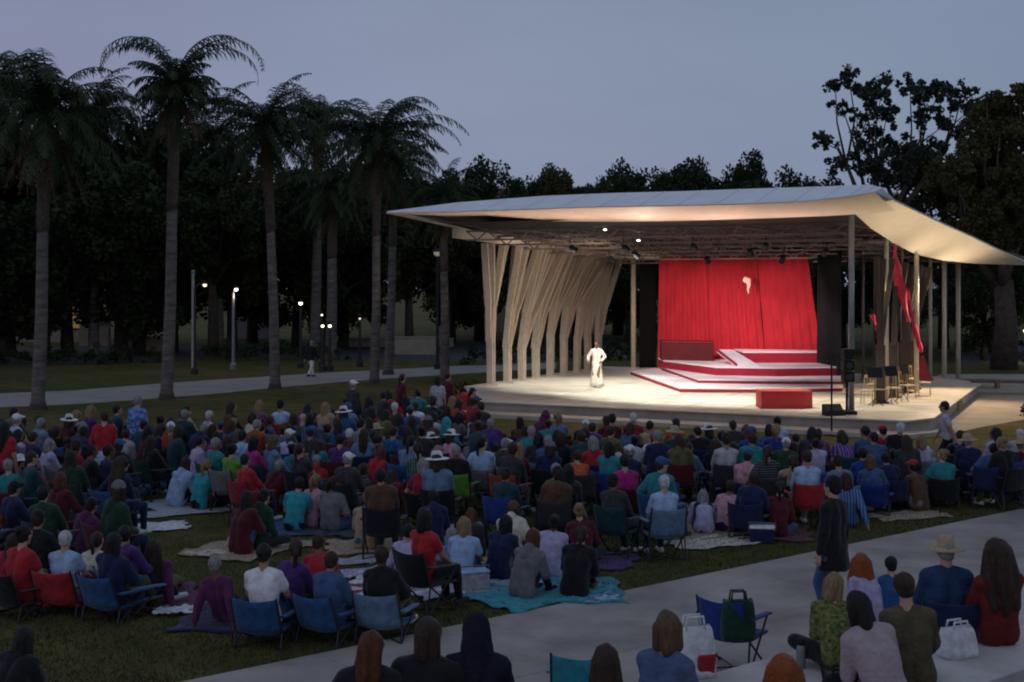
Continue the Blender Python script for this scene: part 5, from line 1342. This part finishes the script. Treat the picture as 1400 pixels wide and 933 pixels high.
while tries < 30000 and extra < 95:
    tries += 1
    dd = rngc.uniform(25, 37); pxr = rngc.uniform(-40, 1410); pyr = HOR + F * H / dd
    if not inside(pxr, pyr): continue
    X0 = (pxr - 700) / F * dd
    if any((X0 - a) ** 2 / .46 ** 2 + (dd - b) ** 2 / .66 ** 2 < 1 for a, b in PLACED): continue
    PLACED.append((X0, dd)); extra += 1
    pk = rngc.choice(list(LM)); P = POSES[pk]; M4 = Matrix.Translation((X0, dd, 0)) @ Euler((0, R(rngc.uniform(-5, 5)), facing((X0, dd, 0), rngc.uniform(-26, 26)))).to_matrix().to_4x4() @ Matrix.Scale(rngc.uniform(.92, 1.03), 4)
    def put(cf, mi, M):
        A = np.array(M); co = cf[0] @ A[:3, :3].T + A[:3, 3]; m.add(co.tolist(), cf[1], mi)
    put(LM[pk][0], rngc.choice([0, 0, 1, 2]), M4); put(LM[pk][1], 6 + rngc.choices(range(14), [6, 6, 6, 5, 3, 3, 2, 4, 2, 2, 2, 2, 2, 2])[0], M4); put(LM[pk][2], 6 + rngc.choice([0, 1, 2]), M4)
    put(LH[rngc.choice(list(LH))], 3 + rngc.choices([0, 1, 2], [4, 4, 1])[0], M4 @ Matrix.Translation(P.head) @ P.headrot.to_4x4())
tag(m.build('crowd', mats, None, True), 'far audience members filling the gaps between the rows', kind='stuff')
print('EXTRA', extra)
print('PEOPLE', NP[0], 'auto', AUTO, 'tries', tries)

# ------------------------------------------------------------------ the people on the concrete steps, nearest the viewer
G2 = CROWD
def near(px, row, z, pk, top, col, head, label, off=0, tilt=(0, 0), **k):
    """row: photo row of the top of the head"""
    sc = k.get('scale', 1.0); d = F * (H - z - sc * (POSES[pk].head.z + .125)) / (row - HOR)
    p = Vector(((px - 700) / F * d, d, z)); USED.add((col, top, head)); o = person(pk, p, facing(p, off), top, col, head, label, group=G2, **k)
    o.rotation_euler = (R(tilt[0]), R(tilt[1]), facing(p, off)); print('near', px, 'd %.2f' % d, 's %.2f' % (p - P0).dot(NV)); return o, p
q, p = near(655, 836, .45, 'chair', 'hoodie', 'navy', 'hood up', 'person in dark navy hoodie, hood up, seated at the bottom of the view', 0, scale=1.06, bcol='black', topmat=mat('ink navy cloth', (.010, .010, .024), .9, 9, .28, .55)); camp_chair(C, p, facing(p), 'black', 'black camp chair under the person with the navy hood up')
for ch in q.children:
    if ch.name.startswith('hood'): setmat(ch, MATS['ink navy cloth'])
pr = near(500, 862, .45, 'chair glance', 'jacket', 'black', 'long auburn hair', 'person with long auburn hair and black jacket at the bottom, left of the phone', 10, bcol='black', scale=.98)[1]; camp_chair(C, pr, facing(pr), 'black', 'black camp chair under the auburn haired person in the dark jacket')
q, p = near(830, 878, .47, 'chair', 'shirt', 'charcoal', 'long brown hair', 'person with long dark brown hair seated on the wall beside the turquoise chair', 0, bcol='black', scale=.97)
q, p = near(908, 838, .47, 'chair turned', 'shirt', 'denim blue', 'bobbed light brown hair', 'person with light brown hair and denim blue shirt seated on the wall', -30, bcol='charcoal', skin=0, scale=1.05, topmat=mat('faded denim', (.10, .14, .25), .9, 9, .28, .5))
q, p = near(1366, 736, .48, 'chair', 'shirt', 'crimson', 'big long dark hair', 'person with very long dark hair and red top at the right end of the wall', 12, bcol='maroon', skin=1, scale=1.05, tilt=(0, -3), topmat=mat('rust red cloth', (.16, .018, .016), .9, 9, .28, .5))
STRIPE = mat('olive brown cloth', (.105, .085, .05), .9, 9, .35, .5)
q, p = near(1256, 785, .47, 'chair', 'shirt', 'olive', 'short brown hair', 'person in olive brown shirt with short dark hair seated on the wall', -6, bcol='tan', topmat=STRIPE, scale=1.02, tilt=(-6, -5))
q, p = near(1224, 818, .46, 'chair leaning', 'shirt', 'pink', 'bobbed black hair', 'person in pale pink shirt leaning forward and sideways on the wall', 20, bcol='tan', topmat=mat('pale pink cloth', (.46, .36, .37), .9, 9, .15, .5), scale=1.04, tilt=(4, -9))
q, p = near(1290, 735, .45, 'chair', 'jacket', 'denim blue', 'straw hat', 'person in dark denim jacket and straw hat seated on the step', 4, bcol='navy', scale=1.03, topmat=mat('dark denim', (.022, .055, .125), .9, 9, .3, .5)); camp_chair(C, p, facing(p), 'navy', 'navy camp chair under the person in the straw hat')
for ch in q.children:
    if ch.name.startswith('straw'): ch.scale = (.9, .9, 1.02)
    if ch.name.startswith('hair'): ch.scale = (.9, .9, .9)
q, p = near(1222, 764, .45, 'cross-legged', 't-shirt', 'blue', 'short black hair', 'small child in bright blue t-shirt sitting at the edge of the step', 0, bcol='navy', scale=.80)
q, p = near(1192, 762, .45, 'cross-legged glance', 't-shirt', 'lavender', 'curly ginger hair', 'small ginger haired child sitting beside the child in blue', 20, bcol='denim blue', scale=.835)
YG = mat('yellow green print', (.15, .17, .05), .9, 26, .9, .4)
q, p = near(1140, 790, .45, 'cross-legged glance', 'shirt', 'olive', 'bobbed blond hair', 'person with fair bobbed hair and yellow green print top on the step', 10, bcol='black', topmat=YG, scale=1.0, tilt=(4, 6))
q, p = near(1074, 908, .76, 'cross-legged', 'shirt', 'rust', 'curly ginger hair', 'person with curly ginger hair at the very bottom edge of the view', 0, bcol='black', scale=.96)
camp_chair(C, Vector(((797 - 700) / F * 11.1, 11.1, .45)), facing((0, 0, 0)), 'turquoise', 'empty turquoise camp chair at the bottom edge beside long brown hair', True, None, .86)
camp_chair(C, gnd(1004, 915, .02), facing((0, 0, 0), -25), 'royal blue', 'empty royal blue camp chair on the path beside the white tote bag')
q, p = near(582, 848, .45, 'chair holding phone', 'jacket', 'black', 'bobbed brown hair', 'person in black jacket holding up a lit phone beside the navy hood', -4, bcol='charcoal', scale=1.04); camp_chair(C, p, facing(p), 'charcoal', 'charcoal camp chair under the person holding the lit phone')
P_ = POSES['chair holding phone']; hp = Matrix.Translation(q.location) @ q.rotation_euler.to_matrix().to_4x4() @ Matrix.Scale(1.04, 4) @ (P_.wr[1] + Vector((.01, .04, .10)))
o = empty('mobile_phone', hp, facing(p) + .2, 'lit mobile phone held up between the two dark foreground figures', 'phone'); m = MB(); m.box((0, 0, 0), (.075, .009, .15)); m.build('phone_case', BLACKM, o, bevel=.004)
m = MB(); m.box((0, -.006, 0), (.068, .002, .138)); m.build('screen', mat('lit screen', (.9, .9, .95), .3, 2, 0, emit=(.85, .9, 1), strength=1.6), o)

# bags and belongings
def tote(p, rz, w, h, d, material, label, name='tote_bag', cat='bag', patch=None, group=None):
    o = empty(name, p, rz, label, cat, group); m = MB(); n = 10; vs = []; fs = []
    prof = [(1.0, 0), (1.06, .15), (1.05, .5), (.98, .85), (.92, 1.0)]
    for s, t in prof:
        for k in range(n * 2):
            g = 2 * PI * k / (n * 2); cx, cy = math.cos(g), math.sin(g)
            f = lambda v: math.copysign(abs(v) ** .45, v)
            vs.append((f(cx) * w / 2 * s, f(cy) * d / 2 * s * (1 - .45 * t), t * h + .02 * math.sin(g * 3) * t))
    q = n * 2
    for i in range(len(prof) - 1):
        for k in range(q): fs.append((i * q + k, i * q + (k + 1) % q, (i + 1) * q + (k + 1) % q, (i + 1) * q + k))
    fs.append(tuple(range(q - 1, -1, -1))); fs.append(tuple((len(prof) - 1) * q + k for k in range(q)))
    m.add(vs, fs); m.build('bag_body', material, o, True)
    for y in (-1, 1):
        m = MB(); m.tube([(-w * .25, y * d * .22, h * .95), (-w * .2, y * d * .2, h * 1.25), (w * .2, y * d * .2, h * 1.25), (w * .25, y * d * .22, h * .95)], .012, 6); m.build('handle', material, o, True)
    if patch:
        m = MB(); m.box((w * .22, -d * .47, h * .30), (w * .46, d * .16, h * .42), Matrix.Rotation(.2, 3, 'X')); m.build('pocket', patch, o, bevel=.02)
    return o
tote(Vector((pxx(948, 12.6), 12.6, .45)), .3, .42, .48, .22, cloth('white'), 'white tote bag with red pocket standing on the step', patch=cloth('red'))
tote(Vector((pxx(1309, 11.75), 11.75, .90)), .4, .36, .26, .22, cloth('white'), 'plump white bag on the wall beside the very long haired person')
tote(Vector((pxx(1150, 10.55), 10.55, .90)), -.2, .30, .20, .24, cloth('black'), 'black bag with white trim on the wall left of the pink shirt', patch=cloth('light grey'))
tote(Vector((pxx(1008, 14.0), 13.95, .45)), .1, .36, .42, .2, cloth('dark green'), 'dark green bag resting on the royal blue chair') 
o = empty('thermos_flask', Vector((pxx(1095, 12.9), 12.9, .45)), 0, 'grey thermos flask standing on the step', 'flask'); m = MB(); m.lathe([(0, 0), (.045, 0), (.047, .02), (.047, .20), (.035, .23), (0, .23)], seg=16); m.build('flask_body', mat('flask grey', (.22, .24, .25), .4, 4, .1, metal=.4), o, True); m = MB(); m.lathe([(0, .231), (.034, .231), (.034, .29), (0, .295)], seg=16); m.build('cup_lid', BLACKM, o, True)
o = empty('walking_stick', Vector((pxx(1143, 9.9), 9.9, .76)), 0, 'dark walking stick leaning on the wall at the bottom edge', 'stick'); m = MB(); m.tube([(0, 0, 0), (-.06, .3, .62)], .013, 8); m.build('shaft', BLACKM, o); m = MB(); m.tube([(-.06, .3, .61), (-.065, .32, .68), (-.10, .33, .70), (-.14, .33, .67)], .016, 8); m.build('handle', BLACKM, o, True)
def cooler(px, py, rz, col, lid, label):
    o = empty('cool_box', gnd(px, py), rz, label, 'cooler', 'cool boxes on the lawn')
    m = MB(); m.box((0, 0, .125), (.40, .26, .23)); m.build('box_body', cloth(col), o, bevel=.02)
    m = MB(); m.box((0, 0, .262), (.42, .28, .04)); m.build('lid', cloth(lid), o, bevel=.02)
    m = MB(); m.tube([(-.215, 0, .20), (-.225, 0, .33), (.225, 0, .33), (.215, 0, .20)], .012, 6); m.build('handle', cloth('grey'), o)
cooler(648, 806, .3, 'light grey', 'pale blue', 'pale grey cool box with pale blue lid beside the turquoise blanket'); cooler(1042, 742, -.2, 'navy', 'white', 'navy cool box with white lid at the crowd\'s near edge'); cooler(205, 806, .5, 'charcoal', 'grey', 'charcoal cool box at the edge of the left group')
for px, py, w, l, c, lb in ((212, 722, 1.1, .8, 'white', 'small white cloth lying alone on open grass'), (262, 700, 2.2, .7, 'light grey', 'long pale strip of blanket in front of the pale blue hoodie'), (296, 757, .9, .35, 'cream', 'narrow cream towel on open grass left of the maroon jacket'),
   (486, 768, 1.5, .5, 'light grey', 'narrow pale blanket right of open grass'), (238, 836, .45, .35, 'white', 'small folded white towel on the plum blanket'), (515, 782, 1.2, .5, 'lavender', 'lavender blanket edge beside the brown jacket'), (740, 812, 2.0, 1.2, 'turquoise', 'broad turquoise blanket between the two nearest seated figures'),
   (812, 818, .6, .5, 'pale blue', 'pale blue towel at the right end of the turquoise blanket'), (395, 748, .9, .5, 'tan', 'small tan mat behind the turquoise t-shirt'), (975, 742, 1.6, .9, 'cream', 'cream blanket at the near edge of the crowd under the lavender figure'), (1240, 706, 1.5, .8, 'tan', 'tan blanket at the near edge of the crowd at the right'), (640, 800, 1.9, 1.1, 'light grey', 'light grey blanket under the pale blue t-shirt')):
    p = gnd(px, py, .03 if lb.startswith('small folded') else 0.004 * (len(lb) % 3)); blanket(p, .2 + (px % 7) * .1, w, l, c, lb, px)
# folding table with an orange towel
p = gnd(432, 660); o = empty('folding_table', p, facing(p), 'low folding table draped with an orange towel among the chairs', 'table')
m = MB(); m.box((0, 0, .60), (1.0, .5, .03)); m.build('table_top', cloth('grey'), o)
for sx in (-1, 1):
    for sy in (-1, 1):
        m = MB(); m.tube([(sx * .44, sy * .2, .585), (sx * .47, sy * .22, 0)], .014, 6); m.build('leg', FRAME, o)
m = MB(); rows = [[(x * .11, y, .625 if abs(y) <= .26 else .48) for y in (-.29, -.26, 0, .26, .29)] for x in range(-5, 6)]
q = sheet(rows).build('orange_towel', cloth('orange'), None, True); q.modifiers.new('s', 'SOLIDIFY').thickness = .012; q.location = p; q.rotation_euler = (0, 0, facing(p)); tag(q, 'orange towel spread over the folding table', 'towel')
# ------------------------------------------------------------------ dusk sky, stage lamps, added fill spots, camera
W = bpy.data.worlds.new('World'); SC.world = W; W.use_nodes = True
nt = W.node_tree; N = nt.nodes; L = nt.links; bg = N['Background']
sk = N.new('ShaderNodeTexSky'); sk.sky_type = 'NISHITA'; sk.sun_disc = False
sk.sun_elevation = R(9); sk.sun_rotation = R(215); sk.air_density = 1.2; sk.dust_density = 4; sk.ozone_density = 3
ntc = N.new('ShaderNodeTexCoord'); cn = N.new('ShaderNodeTexNoise'); cn.inputs['Scale'].default_value = 2.2; cn.inputs['Detail'].default_value = 6
mpn = N.new('ShaderNodeMapping'); mpn.inputs['Scale'].default_value = (1, 1, 4.5); L.new(ntc.outputs['Generated'], mpn.inputs['Vector']); L.new(mpn.outputs['Vector'], cn.inputs['Vector'])
cr = N.new('ShaderNodeMapRange'); cr.inputs['From Min'].default_value = .3; cr.inputs['From Max'].default_value = .7; cr.inputs['To Min'].default_value = 9.9; cr.inputs['To Max'].default_value = 11.6; L.new(cn.outputs['Fac'], cr.inputs['Value'])
hs = N.new('ShaderNodeHueSaturation'); hs.inputs['Saturation'].default_value = .35; L.new(sk.outputs['Color'], hs.inputs['Color'])
sc1 = N.new('ShaderNodeMix'); sc1.data_type = 'RGBA'; sc1.inputs['Factor'].default_value = SKYMIX = .86
# high thin overcast of a sunless evening evens the clear-sky dome out
tc = N.new('ShaderNodeTexCoord'); sx = N.new('ShaderNodeSeparateXYZ'); L.new(tc.outputs['Generated'], sx.inputs['Vector'])
rp = N.new('ShaderNodeValToRGB'); e = rp.color_ramp.elements
e[0].position = .0; e[0].color = (.262, .285, .435, 1); e[1].position = .32; e[1].color = (.190, .232, .350, 1)
L.new(sx.outputs['Z'], rp.inputs['Fac'])
rx = N.new('ShaderNodeMapRange'); rx.inputs['From Min'].default_value = -.45; rx.inputs['From Max'].default_value = .45; L.new(sx.outputs['X'], rx.inputs['Value'])
r2 = N.new('ShaderNodeValToRGB'); e = r2.color_ramp.elements
e[0].color = (1.08, 1.0, 1.05, 1); e[1].color = (.80, .93, .90, 1); em = r2.color_ramp.elements.new(.5); em.color = (1.02, 1.06, 1.0, 1)
L.new(rx.outputs['Result'], r2.inputs['Fac'])
mu = N.new('ShaderNodeMix'); mu.data_type = 'RGBA'; mu.blend_type = 'MULTIPLY'; mu.inputs['Factor'].default_value = 1
L.new(rp.outputs['Color'], mu.inputs['A']); L.new(r2.outputs['Color'], mu.inputs['B'])
g = N.new('ShaderNodeVectorMath'); g.operation = 'SCALE'; g.inputs['Scale'].default_value = 10.0
L.new(mu.outputs['Result'], g.inputs[0]); L.new(cr.outputs['Result'], g.inputs['Scale'])
L.new(hs.outputs['Color'], sc1.inputs['A']); L.new(g.outputs['Vector'], sc1.inputs['B'])
L.new(sc1.outputs['Result'], bg.inputs['Color']); bg.inputs['Strength'].default_value = .1
s = bpy.data.lights.new('sun', 'SUN'); s.energy = .05; s.angle = R(20); s.color = (1, .9, .8)
so = bpy.data.objects.new('sun', s); COLL.objects.link(so); so.rotation_euler = (R(70), 0, R(35))

def spot(p, target, power, size, col, blend=.6, rad=.15, name='stage_or_fill_light'):
    l = bpy.data.lights.new(name, 'SPOT'); l.energy = power; l.spot_size = R(size); l.spot_blend = blend; l.color = col; l.shadow_soft_size = rad
    o = bpy.data.objects.new(name, l); COLL.objects.link(o); o.location = p
    o.rotation_euler = (Vector(target) - Vector(p)).to_track_quat('-Z', 'Y').to_euler()
WARM = (1, .86, .66)
for e, b, te, tb, pw in ((2, 3.3, 1.5, 7, 900), (4, 3.3, 4.5, 5, 1000), (6.5, 3.3, 6.5, 4.5, 1000), (9, 3.3, 9.5, 4.5, 700), (1, 9.3, .5, 9, 650), (3.2, 6.3, 3.5, 9.5, 800)):
    spot(S(e, b, ceil(e, b) - .75), S(te, tb, STZ), pw * 1.5, 85, (1, .95, .86))
for e in (1.5, 4, 6.5):
    spot(S(e, 10.2, 4.95), S(e, 17, 2.3), 900, 62, (1, .70, .60), .9)
for e in (3, 6.5):
    spot(S(e, 8.5, 5.3), S(e + .6, 13.2, .9), 640, 70, (1, .84, .88))
spot(S(11, 6.3, 5.4), S(12.5, 4.5, .3), 520, 90, (1, .74, .42))
spot(S(13.6, 11.5, 5.0), S(14.6, 8, 0), 1300, 120, (1, .72, .46))
spot(S(5, 2.6, 5.9), S(6, -7, 0), 420, 125, (1, .88, .66), .9, .3)  # added fill spot imitating stage light spilling onto the lawn
for b, pw in ((1.5, 260), (5, 460), (9.5, 540), (14, 520)):
    spot(S(13.4, b, 2.6), S(14.6, b, 6.2), pw, 120, (1, .78, .50), .9)
for e, pw in ((-2, 26), (.5, 70), (3, 110), (5.5, 140), (8, 140), (10.5, 90)):  # added spots without fixtures, standing in for bounce on the front soffit
    spot(S(e, 1.6, 4.7), S(e, .2, 6.7), pw * 1.3, 140, (1, .62, .50), .9, .3)
spot(S(3.3, 4.0, 5.3), S(-2.6, 10.5, 2.2), 900, 85, (1, .80, .58))

cam = bpy.data.cameras.new('camera'); co = bpy.data.objects.new('camera', cam); COLL.objects.link(co); SC.camera = co
co.location = (0, 0, H); co.rotation_euler = (R(90), 0, 0)
cam.sensor_width = 36; cam.lens = 45; cam.shift_y = -(466.5 - HOR) / 1400; cam.clip_end = 3000; cam.clip_start = .1
SC.view_settings.view_transform = 'Standard'; SC.view_settings.look = 'None'; SC.view_settings.exposure = 0; SC.view_settings.gamma = 1
SC.render.engine = 'CYCLES'
try:
    SC.cycles.use_denoising = True
except Exception: pass
SC.cycles.max_bounces = 6; SC.cycles.diffuse_bounces = 3; SC.cycles.sample_clamp_indirect = 4
SC.cycles.filter_width = 2.0
